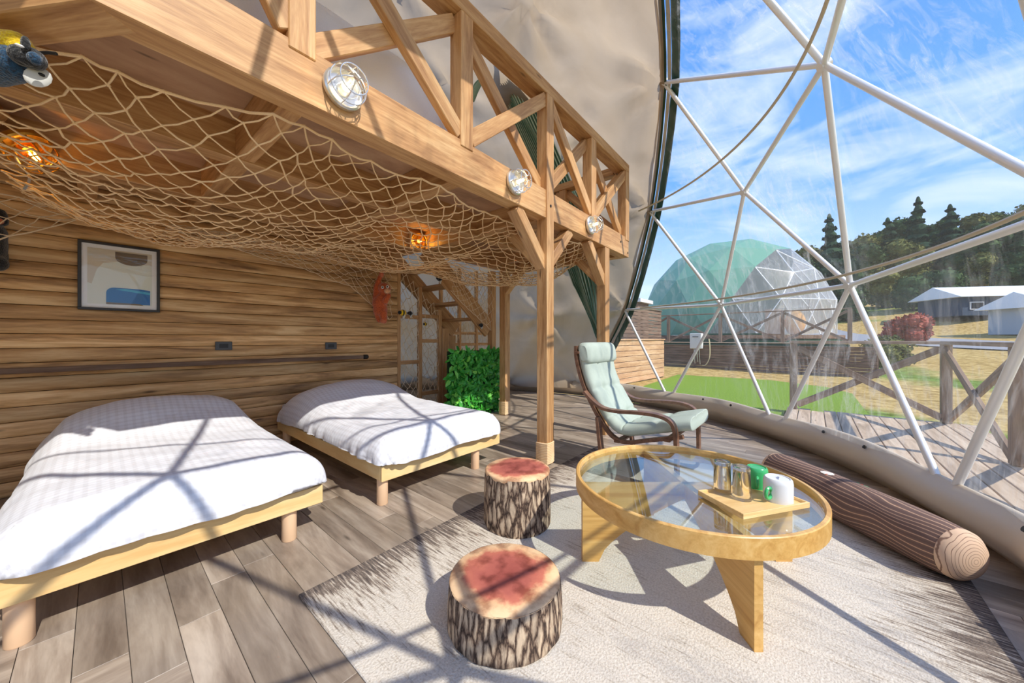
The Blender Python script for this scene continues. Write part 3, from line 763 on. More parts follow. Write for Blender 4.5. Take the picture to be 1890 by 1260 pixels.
def tumbler(px, py, label):
    p = on_tray(px, py); m = MB(); R = .034; h = .135
    m.lathe([(R, 0), (R * .98, h * .3), (R * .9, h - .008), (R * .86, h), (R * .5, h + .001), (0, h - .002), (0, h - .016), (R * .72, h - .016), (R * .80, h - .024), (R * .9, h * .3), (R * .93, .0), (R, 0)], 40)
    tag(link('tumbler', m.mesh('tumbler', M_tumbler, True), None, Matrix.Translation(p)), label, 'glass', 'upturned glasses on the tray')
tumbler(1333, 908, 'clear tumbler turned upside down at the tray edge away from the mugs'); tumbler(1369, 920, 'clear tumbler turned upside down next to the green mug')
M_mgreen = plain('green_glaze', lin(70, 184, 112), .25); M_mwhite = plain('white_glaze', (.82, .82, .81), .22); M_mlogo = plain('grey_print', lin(150, 156, 176), .4)
def mug(p, R, h, mat, hmat, hang, label, logo=False):
    t = thing('mug', label, 'mug', p, 0, 'upturned mugs on the tray')
    m = MB(); m.lathe([(R, 0), (R, h * .8), (R * .95, h * .95), (R * .86, h), (R * .80, h), (R * .78, h - .003), (0, h - .003), (0, h - .008), (R * .9, h - .01), (R * .94, 0), (R, 0)], 44); link('body', m.mesh('body', mat, True), t, WM[t.name])
    m = MB(); d = Vector((math.cos(hang), math.sin(hang), 0)); pts = []
    for k in range(20):
        q = 2 * PI * k / 20; pts.append(Vector((0, 0, h * .42)) + d * (R + .012 + .018 * math.cos(q)) + Vector((0, 0, .021 * math.sin(q))))
    m.tube(pts, .0065, 8, True); link('handle', m.mesh('handle', hmat, True), t, WM[t.name])
    if logo:
        m = MB()
        for k in range(3): m.box((-.012 + k * .012, .002 * (k % 2), h - .0025), (.009, .007 + .004 * (k % 2), .001))
        link('base_print', m.mesh('base_print', M_mlogo), t, WM[t.name])
mug(on_tray(1397, 898), .042, .09, M_mgreen, M_mgreen, YAW + 2.55, 'green ceramic mug turned upside down on the tray')
mug(on_tray(1436, 922), .051, .092, M_mwhite, M_mgreen, YAW + 2.0, 'white mug with green handle turned upside down on the tray', True)

# ================================================================== LOG CUSHION
def log_mat():
    m, n, b = newmat('log_print')
    v = objvec(n, (3.2, 7, 7), False)
    nz = nd(n, 'ShaderNodeTexNoise', i_Scale=1.0, i_Detail=0.0, i_Distortion=.3); lk(n, v, nz.inputs['Vector'])
    sp = nd(n, 'ShaderNodeSeparateXYZ'); tc = nd(n, 'ShaderNodeTexCoord'); lk(n, tc.outputs['Object'], sp.inputs[0])
    ang = mathn(n, 'ARCTAN2', sp.outputs[1], sp.outputs[2])
    ph = mathn(n, 'ADD', mathn(n, 'MULTIPLY', ang, 15), mathn(n, 'MULTIPLY', nz.outputs[0], 13))
    w = mathn(n, 'ABSOLUTE', mathn(n, 'SINE', mathn(n, 'MULTIPLY', ph, 1.0)))
    r = ramp(n, [(.0, lin(214, 176, 144)), (.14, lin(196, 156, 126)), (.26, lin(122, 96, 84)), (1, lin(106, 82, 74))]); lk(n, w, r.inputs[0])
    lk(n, r.outputs[0], b.inputs['Base Color']); b.inputs['Roughness'].default_value = .85
    n3 = nd(n, 'ShaderNodeTexNoise', i_Scale=9, i_Detail=2); lk(n, tc.outputs['Object'], n3.inputs['Vector']); bump(n, b, n3.outputs[0], .3, .02); return m
def ring_mat():
    m, n, b = newmat('log_end_print'); tc = nd(n, 'ShaderNodeTexCoord')
    mp = nd(n, 'ShaderNodeMapping'); mp.inputs['Scale'].default_value = (0, 1, 1); lk(n, tc.outputs['Object'], mp.inputs[0])
    ln = nd(n, 'ShaderNodeVectorMath', operation='LENGTH'); lk(n, mp.outputs[0], ln.inputs[0])
    nz = nd(n, 'ShaderNodeTexNoise', i_Scale=9, i_Detail=2); lk(n, tc.outputs['Object'], nz.inputs['Vector'])
    w = mathn(n, 'ABSOLUTE', mathn(n, 'SINE', mathn(n, 'ADD', mathn(n, 'MULTIPLY', ln.outputs['Value'], 290), mathn(n, 'MULTIPLY', nz.outputs[0], 7))))
    r = ramp(n, [(0, lin(132, 100, 82)), (.14, lin(140, 108, 90)), (.3, lin(216, 182, 152))]); lk(n, w, r.inputs[0]); lk(n, r.outputs[0], b.inputs['Base Color']); b.inputs['Roughness'].default_value = .85; return m
M_log = log_mat(); M_logend = ring_mat()
LR = .12; la = Vector((2.40, -.475, LR + RUGZ - .003)); lb = Vector((3.13, .19, LR + RUGZ - .003)); ld = (lb - la); LL = ld.length
lg = thing('log_cushion', 'long brown bolster cushion printed as a log with ringed end', 'cushion', ((la + lb) / 2).xy.to_3d(), math.atan2(ld.y, ld.x))
LM = Matrix.Translation((la + lb) / 2) @ fr(ld, (0, 0, 1))
RX_ = Matrix.Rotation(PI / 2, 4, 'Y')                  # lathe axis z -> x
m = MB()
def lf(u, v):
    a = 2 * PI * u; x = (v - .5) * LL; rr = LR * (1 - .10 * abs(2 * v - 1) ** 8) + .003 * noise.noise(Vector((x * 7, math.cos(a) * 3, math.sin(a) * 3)))
    return (x, rr * math.cos(a), rr * math.sin(a))
m.grid(lf, 48, 24, True); link('log_cover', m.mesh('log_cover', M_log, 'all'), lg, LM)
for s in (-1, 1):
    m = MB(); m.lathe([(LR * .905, 0), (LR * .88, .02), (LR * .72, .04), (LR * .4, .055), (0, .06)], 40, Matrix.Translation((s * LL / 2, 0, 0)) @ Matrix.Rotation(s * PI / 2, 4, 'Y'))
    link('end_cap', m.mesh('end_cap', M_logend, 'all'), lg, LM)
M_pgreen = plain('green_patch', lin(96, 186, 122), .8); M_pred = plain('red_patch', lin(228, 84, 40), .8); M_pcream = plain('cream_patch', lin(238, 232, 220), .8)
def patch(mat, name, xx, ang, w, h, roll=0):
    M = LM @ Matrix.Translation((xx, 0, 0)) @ Matrix.Rotation(ang, 4, 'X') @ Matrix.Translation((0, 0, LR)) @ Matrix.Rotation(roll, 4, 'Z')
    m = MB(); m.ball((0, 0, 0), (w, h, .004), 16); link(name, m.mesh(name, mat, True), lg, M)
patch(M_pgreen, 'beetle_body', -.06, .60, .022, .012, .3); patch(M_pred, 'beetle_head', -.031, .57, .010, .012, .3); patch(M_pgreen, 'leaf_patch', -.012, .55, .011, .007, .3)
patch(M_pcream, 'cream_badge', .10, -.10, .036, .024, .2); patch(M_pred, 'red_curl', .086, -.22, .010, .004, 1.0)

# ================================================================== ARMCHAIR
CX0, CX1 = 2.47, 3.11
ch = thing('lounge_chair', 'bentwood armchair with sage green tufted cushion behind the coffee table', 'armchair', ((CX0 + CX1) / 2, 1.04, 0))
def spl(pts, n=8):
    out = []; P = [Vector(p) for p in pts]
    for i in range(len(P) - 1):
        p0, p1, p2, p3 = P[max(i - 1, 0)], P[i], P[i + 1], P[min(i + 2, len(P) - 1)]
        for k in range(n):
            t = k / n; out.append(.5 * ((2 * p1) + (p2 - p0) * t + (2 * p0 - 5 * p1 + 4 * p2 - p3) * t * t + (3 * p1 - p0 - 3 * p2 + p3) * t ** 3))
    out.append(P[-1]); return out
def flatsweep(name, path, x0, x1, th, mat, parent):
    path = [Vector((p[0], p[1])) for p in path]; m = MB(); N = len(path)
    for i, p in enumerate(path):
        t = (path[min(i + 1, N - 1)] - path[max(i - 1, 0)]).normalized(); nn = Vector((-t.y, t.x)) * th / 2
        for x, q in ((x0, p - nn), (x1, p - nn), (x1, p + nn), (x0, p + nn)): m.v.append((x, q.x, q.y))
    for i in range(N - 1):
        for k in range(4): m.f.append((4 * i + k, 4 * i + (k + 1) % 4, 4 * i + 4 + (k + 1) % 4, 4 * i + 4 + k))
    m.f += [(3, 2, 1, 0), (4 * N - 4, 4 * N - 3, 4 * N - 2, 4 * N - 1)]
    return m.build(name, mat, parent, None, True)
RAIL = spl([(1.475, .985), (1.47, .88), (1.42, .70), (1.33, .52), (1.23, .37), (1.15, .295), (1.05, .275), (.87, .325), (.66, .385)])
ARM = spl([(1.375, .625), (1.31, .565), (1.22, .515), (1.10, .505), (.95, .515), (.82, .515), (.735, .49), (.70, .43), (.69, .30), (.69, .08), (.71, .028), (.78, .012), (1.0, .012), (1.30, .012)])
for x in (CX0, CX1 - .05):
    flatsweep('seat_rail', RAIL, x + (.055 if x == CX0 else -.055), x + (.055 if x == CX0 else -.055) + .035, .026, M_walnut, ch)
    flatsweep('armrest', ARM, x, x + .055, .022, M_walnut, ch)
    flatsweep('rear_leg', spl([(1.26, .44), (1.24, .25), (1.22, .10), (1.20, .02)]), x, x + .055, .022, M_walnut, ch)
for y, z in ((.76, .345), (1.12, .27), (1.46, .93), (1.22, .06)): bar('crossbar', (CX0 + .05, y, z), (CX1 - .05, y, z), .045, .02, M_walnut, ch)
# cushion follows the rails
CP = spl([(1.455, .90), (1.415, .72), (1.325, .545), (1.235, .41), (1.15, .335), (1.05, .318), (.88, .36), (.66, .42), (.605, .43)], 10)
NCP = len(CP)
def cush(u, v):
    # v along, u round the section
    i = v * (NCP - 1); k = min(int(i), NCP - 2); p = CP[k].lerp(CP[k + 1], i - k); t = (CP[k + 1] - CP[k]).normalized(); nn = Vector((t.y, -t.x)) * -1
    nn = Vector((-t.y, t.x)); 
    if nn.y < 0: nn = -nn
    xa, xb = CX0 + .065, CX1 - .065; hw = (xb - xa) / 2; xm = (xa + xb) / 2
    k2 = (u * 2) % 1.0; sa = 1 if u < .5 else -1; sx = (1 - 2 * k2) * sa; sx = math.copysign(1 - (1 - abs(sx)) ** 1.35, sx); sy = sa * max(0, 1 - abs(sx) ** 9) ** .5
    end = max(.02, min(1, v / .03, (1 - v) / .04)); end = math.sqrt(1 - (1 - end) ** 2)
    th = .046 * end
    d = 0
    if sa > 0:
        for vt in (.20, .38, .58, .78):
            for xt in (-.36, 0.36): d += .028 * math.exp(-((v - vt) / .022) ** 2 - ((sx - xt) / .09) ** 2)
            d += .012 * math.exp(-((v - vt) / .012) ** 2)
        for xt in (-.36, .36): d += .012 * math.exp(-((sx - xt) / .045) ** 2)
    q = p + nn * (.038 + th * sy - d)
    return (xm + hw * sx * (.94 + .06 * end), q.x, q.y)
m = MB(); m.grid(cush, 72, 100, True)
m.f.append(tuple(range(72))); m.f.append(tuple(range(100 * 72, 101 * 72))[::-1])
m.build('seat_cushion', M_sage, ch, None, 'all')
def headr(u, v):
    a = 2 * PI * u; ca, sa = math.cos(a), math.sin(a); sx = 2 * v - 1; e = max(0, 1 - abs(sx) ** 10) ** .5
    ry = .058 * (.6 + .4 * e); rz = .088 * (.7 + .3 * e)
    y = math.copysign(abs(ca) ** .7, ca) * ry; z = math.copysign(abs(sa) ** .7, sa) * rz
    return ((CX0 + CX1) / 2 + sx * .262, 1.405 + y + z * .18, .925 + z)
m = MB(); m.grid(headr, 40, 30, True); m.f.append(tuple(range(40))); m.f.append(tuple(range(30 * 40, 31 * 40))[::-1]); m.build('headrest', M_sage, ch, None, True)
ch.location.z += RUGZ - .0015                          # the chair stands on the rug

# ================================================================== LOFT BEDDING
ft = thing('loft_futon', 'white futon and quilt lying on the loft behind the railing', 'futon', (.75, 2.9, 2.275))
m = MB(); m.box((.72, 2.85, 2.37), (1.7, 1.7, .18)); m.build('mattress', M_futon, ft, None, False, .03)
m, uv = draped(.70, 1.88, 3.85, .93, 2.82, 2.30, .06, 21, .18); m.build('quilt', M_futon, ft, None, 'all')

# ================================================================== NETS
def net(name, label, fn, nu, nv, mat, rad=.0034, group=None, jit=.012, sag=.006, seed=1, knots=True, mask=None, seg=2):
    """knotted diamond mesh: fn(u, v) gives the draped surface"""
    rs = random.Random(seed); K = {}
    for j in range(nv + 1):
        for i in range(nu + 1):
            u = (i + (.5 if j % 2 else 0)) / nu
            if u > 1.0001: continue
            v = j / nv
            if mask and not mask(u, v): continue
            K[i, j] = Vector(fn(u, v)) + Vector((rs.uniform(-jit, jit), rs.uniform(-jit, jit), rs.uniform(-jit, jit) * .6))
    m = MB()
    for (i, j), p in K.items():
        for di in ((0, 1) if j % 2 else (-1, 0)):
            q = K.get((i + di, j + 1))
            if q is None: continue
            mid = (p + q) / 2 + Vector((rs.uniform(-.004, .004), rs.uniform(-.004, .004), -sag))
            m.tube([p, mid, q] if seg == 2 else [p, q], rad * rs.uniform(.85, 1.15), 4, cap=False)
        if j in (0, nv):
            q = K.get((i + 1, j))
            if q is not None: m.tube([p, (p + q) / 2 - Vector((0, 0, sag)), q], rad * 1.4, 5, cap=False)
    t = thing(name, label, 'net', (*(sum((p for p in K.values()), Vector()) / len(K)).xy, 0) if False else tuple(sum((p for p in K.values()), Vector()) / len(K)), 0, group)
    o = m.build('cord_mesh', mat, t, Matrix(), 'all')
    if knots:
        m = MB()
        for p in K.values():
            r = rad * 2.3; a = rs.random() * 3
            vs = [(r, 0, 0), (-r, 0, 0), (0, r * .8, 0), (0, -r * .8, 0), (0, 0, r * .9), (0, 0, -r * .9)]
            m.add(vs, [(0, 2, 4), (2, 1, 4), (1, 3, 4), (3, 0, 4), (2, 0, 5), (1, 2, 5), (3, 1, 5), (0, 3, 5)], Matrix.Translation(p) @ Matrix.Rotation(a, 4, (1, .6, .3)))
        k = m.build('knots', mat, t, Matrix(), 'all'); k['kind'] = 'stuff'
    return t
def pw(x, pts):
    if x <= pts[0][0]: return pts[0][1]
    for (a, b), (c, d) in zip(pts, pts[1:]):
        if x <= c: t = (x - a) / (c - a); t = t * t * (3 - 2 * t); return b + (d - b) * t
    return pts[-1][1]
def ceilnet(u, v):
    x = -.32 + u * 4.0
    front = pw(x, [(-.35, 2.15), (-.12, 1.92), (.15, 1.90), (.5, 1.76), (.95, 1.84), (1.4, 1.76), (2.0, 1.9), (2.3, 1.84), (2.7, 1.86), (3.2, 1.78), (3.7, 1.95)])
    back = pw(x, [(-.4, 3.99), (2.38, 3.97), (2.58, 3.60), (2.9, 3.46), (3.7, 3.08)])
    y = front + (back - front) * v
    A = pw(x, [(-.4, .05), (.0, .24), (.45, .30), (1.0, .22), (1.5, .12), (2.0, .20), (2.4, .10), (2.9, .26), (3.4, .26), (3.7, .1)])
    s = math.sin(PI * v ** 1.05)
    z = 2.005 - A * max(0, s) ** .85 - pw(x, [(-.4, .04), (1, .02), (2.4, .12), (3, .1), (3.7, .06)]) * v
    z -= .05 * max(0, math.sin(3 * PI * v)) * (.5 + .5 * math.sin(x * 5)) + .035 * noise.noise(Vector((x * 2.3, y * 2.3, 5)))
    x += .05 * noise.noise(Vector((x * 3, y * 2, 1))); y += .04 * noise.noise(Vector((x * 3, y * 2, 9)))
    return (x, y, min(z, 2.02))
net('rope_net', 'large jute rope net hung in sagging folds under the loft', ceilnet, 31, 34, M_rope, .0042, seed=4, jit=.018, sag=.009)
def wallnet(u, v):
    x = .35 + u * 2.02; lo = pw(x, [(.3, 1.95), (1.2, 1.80), (1.75, 1.68), (2.2, 1.40), (2.4, 1.22)])
    return (x, WY - .055 - .03 * math.sin(6 * u + 3 * v) ** 2, 1.99 - (1.99 - lo) * v)
net('wall_net', 'loose end of rope net hanging down the plank wall by the orangutan toy', wallnet, 17, 9, M_rope2, .0028, seed=6, jit=.018)
def stairnet(u, v):
    x = 2.95 + u * .72; return (x, 3.56 - .05 * math.sin(PI * v) + .03 * math.sin(5 * u), 1.93 - v * (.25 + .50 * u))
net('stair_net', 'rope net hanging in front of the upper staircase stringer', stairnet, 8, 10, M_rope2, .003, seed=11, jit=.014)
def leftnet(u, v): return (-.62 + u * .55 + v * .05, WY - .30 + u * .2, 1.96 - v * .42 * (1 - u) - .02 * u)
net('net_corner', 'stretched corner of rope net tied to the wall by the black toy', leftnet, 4, 5, M_rope2, .0034, seed=8)

# ================================================================== STAIR AND NET SCREENS
st = thing('staircase', 'open timber staircase with plank treads rising to the loft', 'staircase', (3.6, 4.0, 0))
def sz(x): return 2.0 - (x - 2.815) * .864
y0, y1 = 3.64, 4.40
for y in (y0, y1):
    bar('stringer', (2.62, y, sz(2.62) - .02), (3.74, y, sz(3.74) - .02), .045, .26, M_loft, st)
for k in range(1, 10):
    z = 2.2 - k * .215; x = 2.815 + (2.0 - z) / .864 + .0
    if z > 1.15: bar('tread', (x, y0 + .023, z), (x, y1 - .023, z), .24, .036, M_loft, st)
bar('stair_post', (3.80, y0, 0), (3.80, y0, 2.05), .09, .09, M_loft, st); bar('landing', (3.475, (y0 + y1) / 2, .43), (3.745, (y0 + y1) / 2, .43), y1 - y0, .84, M_loft, st)
def screen(name, label, x0, x1, y, z1, nx, rails, seed, top=None):
    top = top or (lambda x: z1)
    t = thing(name, label, 'screen', ((x0 + x1) / 2, y, 0), 0, 'timber net screens beside the stair')
    for k in range(nx + 1):
        x = x0 + (x1 - x0) * k / nx; bar('screen_post', (x, y, 0), (x, y, top(x)), .05, .055, M_loft, t)
    for k in range(nx):
        xa = x0 + (x1 - x0) * k / nx + .026; xb = x0 + (x1 - x0) * (k + 1) / nx - .026
        for z in rails[k % len(rails)]:
            if z < min(top(xa), top(xb)) - .03: bar('screen_rail', (xa, y, z), (xb, y, z), .04, .05, M_loft, t)
        rs = random.Random(seed + k); m = MB()
        nu, nv = max(3, int((xb - xa) / .085)), int(z1 / .09); K = {}
        for j in range(nv + 1):
            for i in range(nu + 1):
                uu = min(1, (i + (.5 if j % 2 else 0)) / nu)
                e = 0 if i in (0, nu) else 1
                K[i, j] = Vector((xa + (xb - xa) * uu + rs.uniform(-.022, .022) * e, y - .01 + rs.uniform(-.012, .012), .03 + (top(xa + (xb - xa) * uu) - .06) * j / nv + rs.uniform(-.025, .025) * e))
        for (i, j), p in K.items():
            for di in ((0, 1) if j % 2 else (-1, 0)):
                q = K.get((i + di, j + 1))
                if q is not None: m.tube([p, (p + q) / 2 + Vector((0, rs.uniform(-.01, .01), -.008)), q], .004, 4, cap=False)
        m.build('net_infill', M_rope2, t, Matrix(), 'all')
    return t
screen('net_screen', 'narrow timber frame screen filled with cord net beside the plank wall', 2.50, 3.16, 4.07, 2.02, 2, [(.74, 1.34), (.30, 1.02, 1.36)], 3, lambda x: min(2.02, sz(max(x, 2.56)) - .235))
screen('net_screen', 'tall timber frame screen with cord net behind the stair and hedge', 3.72, 4.95, 4.75, 2.3, 3, [(.55, .95, 1.15)], 9)
# plank side panel below the stair
for k in range(2): bar('panel_board', (3.27 + k * .125, 4.07, 0), (3.27 + k * .125, 4.07, 1.2 - k * .1), .12, .03, M_loft, st, up=(0, 1, 0))

# ================================================================== HEDGE PANEL
def leaf_mat():
    m, n, b = newmat('plastic_leaf'); oi = nd(n, 'ShaderNodeObjectInfo')
    r = ramp(n, [(0, lin(36, 116, 36)), (.5, lin(66, 164, 54)), (1, lin(140, 214, 84))]); lk(n, oi.outputs['Random'], r.inputs[0]); lk(n, r.outputs[0], b.inputs['Base Color'])
    b.inputs['Roughness'].default_value = .4; return m
M_leaf = leaf_mat(); M_hback = plain('dark_green_mesh', lin(22, 56, 24), .9)
HX0, HX1, HY = 2.87, 3.80, 3.50
hd = thing('hedge_panel', 'artificial ivy leaf panel standing in front of the staircase', 'plant panel', ((HX0 + HX1) / 2, HY, 0))
m = MB(); m.box(((HX0 + HX1) / 2, HY + .03, .445), (HX1 - HX0, .02, .89)); m.build('backing_mesh', M_hback, hd)
m = MB(); m.v = [(0, 0, 0), (.5, .12, .36), (1, 0, .2), (1.25, 0, 0), (1, 0, -.2), (.5, .12, -.36), (-.1, .05, .22), (-.1, .05, -.22), (.5, -.05, 0)]
m.v = [(a * .062, c * .062, b * .062) for a, b, c in m.v]
m.f = [(0, 6, 1, 8), (8, 1, 2, 3), (8, 3, 4, 5), (0, 8, 5, 7)]; lme = m.mesh('leaf', M_leaf, recalc=False)
rs = random.Random(5)
def leafM():
    p = Vector((rs.uniform(HX0, HX1), HY - .005 - rs.random() * .05, rs.uniform(.03, .90)))
    return Matrix.Translation(p) @ Matrix.Rotation(PI / 2 + rs.gauss(0, .5), 4, 'X') @ Matrix.Rotation(rs.gauss(0, .4), 4, 'Y') @ Matrix.Rotation(rs.uniform(0, 6.28), 4, 'Z') @ Matrix.Scale(rs.uniform(.8, 1.35), 4)
for k in range(300): link('leaf', lme, hd, leafM())
m = MB()
for k in range(900):
    M = leafM() ; M.translation.y += .015; M.translation.z *= .99; m.add([v.co for v in lme.vertices], [tuple(p.vertices) for p in lme.polygons], M)
o = m.build('small_leaves', plain('leaf_plain', lin(66, 164, 54), .4), hd, Matrix()); o['kind'] = 'stuff'

# ================================================================== CURTAIN
def stripe_mat():
    m, n, b = newmat('green_striped_curtain'); tc = nd(n, 'ShaderNodeTexCoord'); sp = nd(n, 'ShaderNodeSeparateXYZ'); lk(n, tc.outputs['UV'], sp.inputs[0])
    s = mathn(n, 'SINE', mathn(n, 'MULTIPLY', sp.outputs[0], 2 * PI * 44))
    r = ramp(n, [(.0, lin(100, 142, 126)), (.66, lin(112, 152, 138)), (.86, lin(190, 212, 200))]); lk(n, mathn(n, 'ADD', mathn(n, 'MULTIPLY', s, .5), .5), r.inputs[0]); lk(n, r.outputs[0], b.inputs['Base Color']); b.inputs['Roughness'].default_value = .85; return m
M_curt = stripe_mat()
def pleated(cents, widths, name, parent, npl=14, amp=.035):
    cents = spl(cents, 10); N = len(cents) - 1; m = MB(); nu = npl * 8; uv = []
    for j, c in enumerate(cents):
        f = j / N * (len(widths) - 1); i = min(int(f), len(widths) - 2); w = widths[i] + (widths[i + 1] - widths[i]) * (f - i)
        rad = (c - Vector((DC.x, DC.y, c.z))).normalized(); tan = Vector((-rad.y, rad.x, 0))
        for k in range(nu + 1):
            s = k / nu; q = c + tan * (s - .5) * 2 * w + rad * amp * math.sin(2 * PI * npl * s + .6 * math.sin(j * .3)) * min(1, w / .15) + rad * .03 * math.sin(9 * s + j * .13)
            m.v.append(tuple(q)); uv.append((s, j / N))
    for j in range(N):
        for k in range(nu): m.f.append((j * (nu + 1) + k, j * (nu + 1) + k + 1, (j + 1) * (nu + 1) + k + 1, (j + 1) * (nu + 1) + k))
    o = m.build(name, M_curt, parent, Matrix(), 'all')
    ul = o.data.uv_layers.new(name='UVMap'); vi = [0] * len(o.data.loops); o.data.loops.foreach_get('vertex_index', vi)
    ul.data.foreach_set('uv', [c for i in vi for c in uv[i]]); return o
ct = thing('curtain', 'green striped curtain gathered and tied back against the dome liner', 'curtain', at_d(1108, 625, 5.2))
pleated([at_d(930, 140, 4.35), at_d(975, 240, 4.8), at_d(1020, 345, 5.27), at_d(1060, 440, 5.32), at_d(1088, 520, 5.2), at_d(1103, 590, 5.2), at_d(1108, 628, 5.2)], [.22, .27, .32, .36, .34, .14, .03], 'drape', ct)
m = MB(); p = at_d(1108, 627, 5.2); m.ball(p, (.03, .03, .02), 10); m.build('tie_back', M_green, ct, None, True)
pleated([at_d(868, 188, 4.5), at_d(885, 150, 4.4), at_d(925, 128, 4.3)], [.05, .06, .05], 'heading_ruffle', ct, 3, .02)
pleated([at_d(978, -30, 3.75), at_d(972, 20, 3.95), at_d(962, 62, 4.1), at_d(948, 112, 4.3)], [.05, .05, .05, .05], 'heading_ruffle', ct, 3, .02)

# ================================================================== WALL PIECES
def art_mat():
    return plain('paper_white', lin(232, 236, 240), .6)
pf = thing('framed_print', 'black framed abstract print with blue and taupe shapes on the plank wall', 'picture', (.107, WY - .022, 1.262))
PM = Matrix.Translation((.107, WY - .03, 1.515))
fw, fh = .42, .505
for x, z, w, h in ((0, fh / 2 - .009, fw, .018), (0, -fh / 2 + .009, fw, .018), (-fw / 2 + .009, 0, .018, fh - .036), (fw / 2 - .009, 0, .018, fh - .036)):
    m = MB(); m.box((x, 0, z), (w, .024, h)); link('frame_edge', m.mesh('frame_edge', plain('frame_black', lin(46, 46, 50), .4) if 'frame_black' not in MATS else MATS['frame_black'], bevel=.002), pf, PM)
M_paper = plain('mount_paper', lin(248, 249, 254), .6); M_art = plain('print_ground', lin(232, 238, 232), .6); M_taupe = plain('print_taupe', lin(122, 108, 92), .6); M_azure = plain('print_blue', lin(18, 118, 198), .6); M_beige2 = plain('print_beige', lin(214, 206, 190), .6); M_cyan = plain('print_cyan', lin(70, 184, 230), .6)
def flat(name, mat, poly, y):
    m = MB(); n = len(poly); m.v = [(a, y, b) for a, b in poly] + [(a, y + .0015, b) for a, b in poly]
    m.f = [tuple(range(n)), tuple(range(n, 2 * n))[::-1]] + [(i, (i + 1) % n, n + (i + 1) % n, n + i) for i in range(n)]
    link(name, m.mesh(name, mat), pf, PM)
flat('mount', M_paper, [(-.195, -.237), (.195, -.237), (.195, .237), (-.195, .237)], .004)
flat('print_sheet', M_art, [(-.165, -.205), (.165, -.205), (.165, .205), (-.165, .205)], .002)
flat('pale_shape', M_beige2, [(-.165, -.05), (-.145, -.06), (-.12, .05), (-.09, .10), (-.02, .12), (.165, .115), (.165, .205), (-.165, .205)], .0005)
arc = lambda cx, cz, rx, rz, a0, a1, n=10: [(cx + rx * math.cos(math.radians(a0 + (a1 - a0) * k / n)), cz + rz * math.sin(math.radians(a0 + (a1 - a0) * k / n))) for k in range(n + 1)]
flat('taupe_shape', M_taupe, arc(.055, .15, .085, .05, 180, 360) + [(.14, .195), (-.03, .195)], -.001)
flat('blue_shape', M_azure, [(-.075, -.20), (.155, -.20), (.155, -.085), (.10, -.078), (.0, -.078)] + arc(-.035, -.12, .04, .042, 90, 180, 6), -.001)
flat('cyan_streak', M_cyan, [(-.03, -.092), (.155, -.118), (.155, -.10), (.02, -.082)], -.0025)
flat('taupe_base', M_taupe, [(-.075, -.205), (.12, -.205), (.10, -.194), (-.075, -.190)], -.0025)
m = MB(); m.box((0, -.009, 0), (.384, .002, .469)); link('glazing', m.mesh('glazing', glass_mat('picture_glass', (.98, .98, .98), 1.4, .7)), pf, PM)
for px, lab in ((413, 'dark grey wall socket above the gap between the beds'), (611, 'dark grey wall socket above the bed nearest the stair')):
    p = at_y(px, 638, WY - .023); t = thing('wall_socket', lab, 'socket', p)
    m = MB(); m.box((0, 0, 0), (.12, .010, .075)); link('cover_plate', m.mesh('cover_plate', M_grey, bevel=.003), t, Matrix.Translation(p))
    m = MB(); m.box((0, -.006, 0), (.062, .004, .036)); link('socket_insert', m.mesh('socket_insert', M_greyd, bevel=.001), t, Matrix.Translation(p))
hr = thing('wall_handrail', 'long wooden rail with black end cap along the plank wall', 'handrail', (.3, WY - .05, .84))
bar('rail_bar', (-1.6, WY - .05, .838), (2.0, WY - .05, .838), .04, .038, M_fence, hr); bar('end_cap', (2.0, WY - .045, .838), (2.07, WY - .045, .838), .045, .05, M_black, hr, bevel=.015)  # bar coloured dark to paint in the shadow line above the lighter rail

# ================================================================== LAMPS
def cage_lamp(p, axis, s, label, name, metal, glass, fil, group, light=None, globe=False):
    t = thing(name, label, 'lamp', p, 0, group)
    M = Matrix.Translation(p) @ Vector(axis).to_track_quat('Z', 'Y').to_matrix().to_4x4() @ Matrix.Scale(s, 4)
    m = MB(); m.lathe([(0, 0), (.082, 0), (.088, .006), (.088, .024), (.081, .031), (.073, .027), (.070, .010), (.03, .010), (.024, .045), (0, .045)], 36); link('base_plate', m.mesh('base_plate', metal, True), t, M)
    R = .052; h = .115
    m = MB(); m.lathe([(R * .8, .028), (R, .04), (R, h * .62), (R * .86, h * .84), (R * .5, h * .97), (0, h)], 28); link('glass_jar', m.mesh('glass_jar', glass, True), t, M)
    m = MB()
    for k in range(6):
        a = PI * k / 3 + .3; m.tube([Vector((q[0] * math.cos(a), q[0] * math.sin(a), q[1])) for q in ((.078, .026), (.080, .06), (.074, .10), (.05, .127), (.015, .135))], .0028, 6)
    for rr, z in ((.081, .065), (.062, .118)): m.tube([(rr * math.cos(2 * PI * k / 28), rr * math.sin(2 * PI * k / 28), z) for k in range(28)], .0028, 6, True)
    link('wire_cage', m.mesh('wire_cage', metal, True), t, M)
    m = MB(); m.lathe([(0, .044), (.012, .044), (.02, .06), (.023, .085), (.014, .1), (0, .103)], 16); link('bulb', m.mesh('bulb', glass, True), t, M)
    m = MB()
    for k in range(4):
        a = PI / 2 * k; m.tube([(.011 * math.cos(a), .011 * math.sin(a), .055), (.008 * math.cos(a + .5), .008 * math.sin(a + .5), .092)], .0026, 5)
    link('filament', m.mesh('filament', fil, True), t, M)
    if light:
        l = bpy.data.lights.new('bulb_light', 'POINT'); l.energy = light; l.color = (1, .76, .42); l.shadow_soft_size = .012
        lo = link('bulb_light', l, t, M @ Matrix.Translation((0, 0, .080)))
    return t
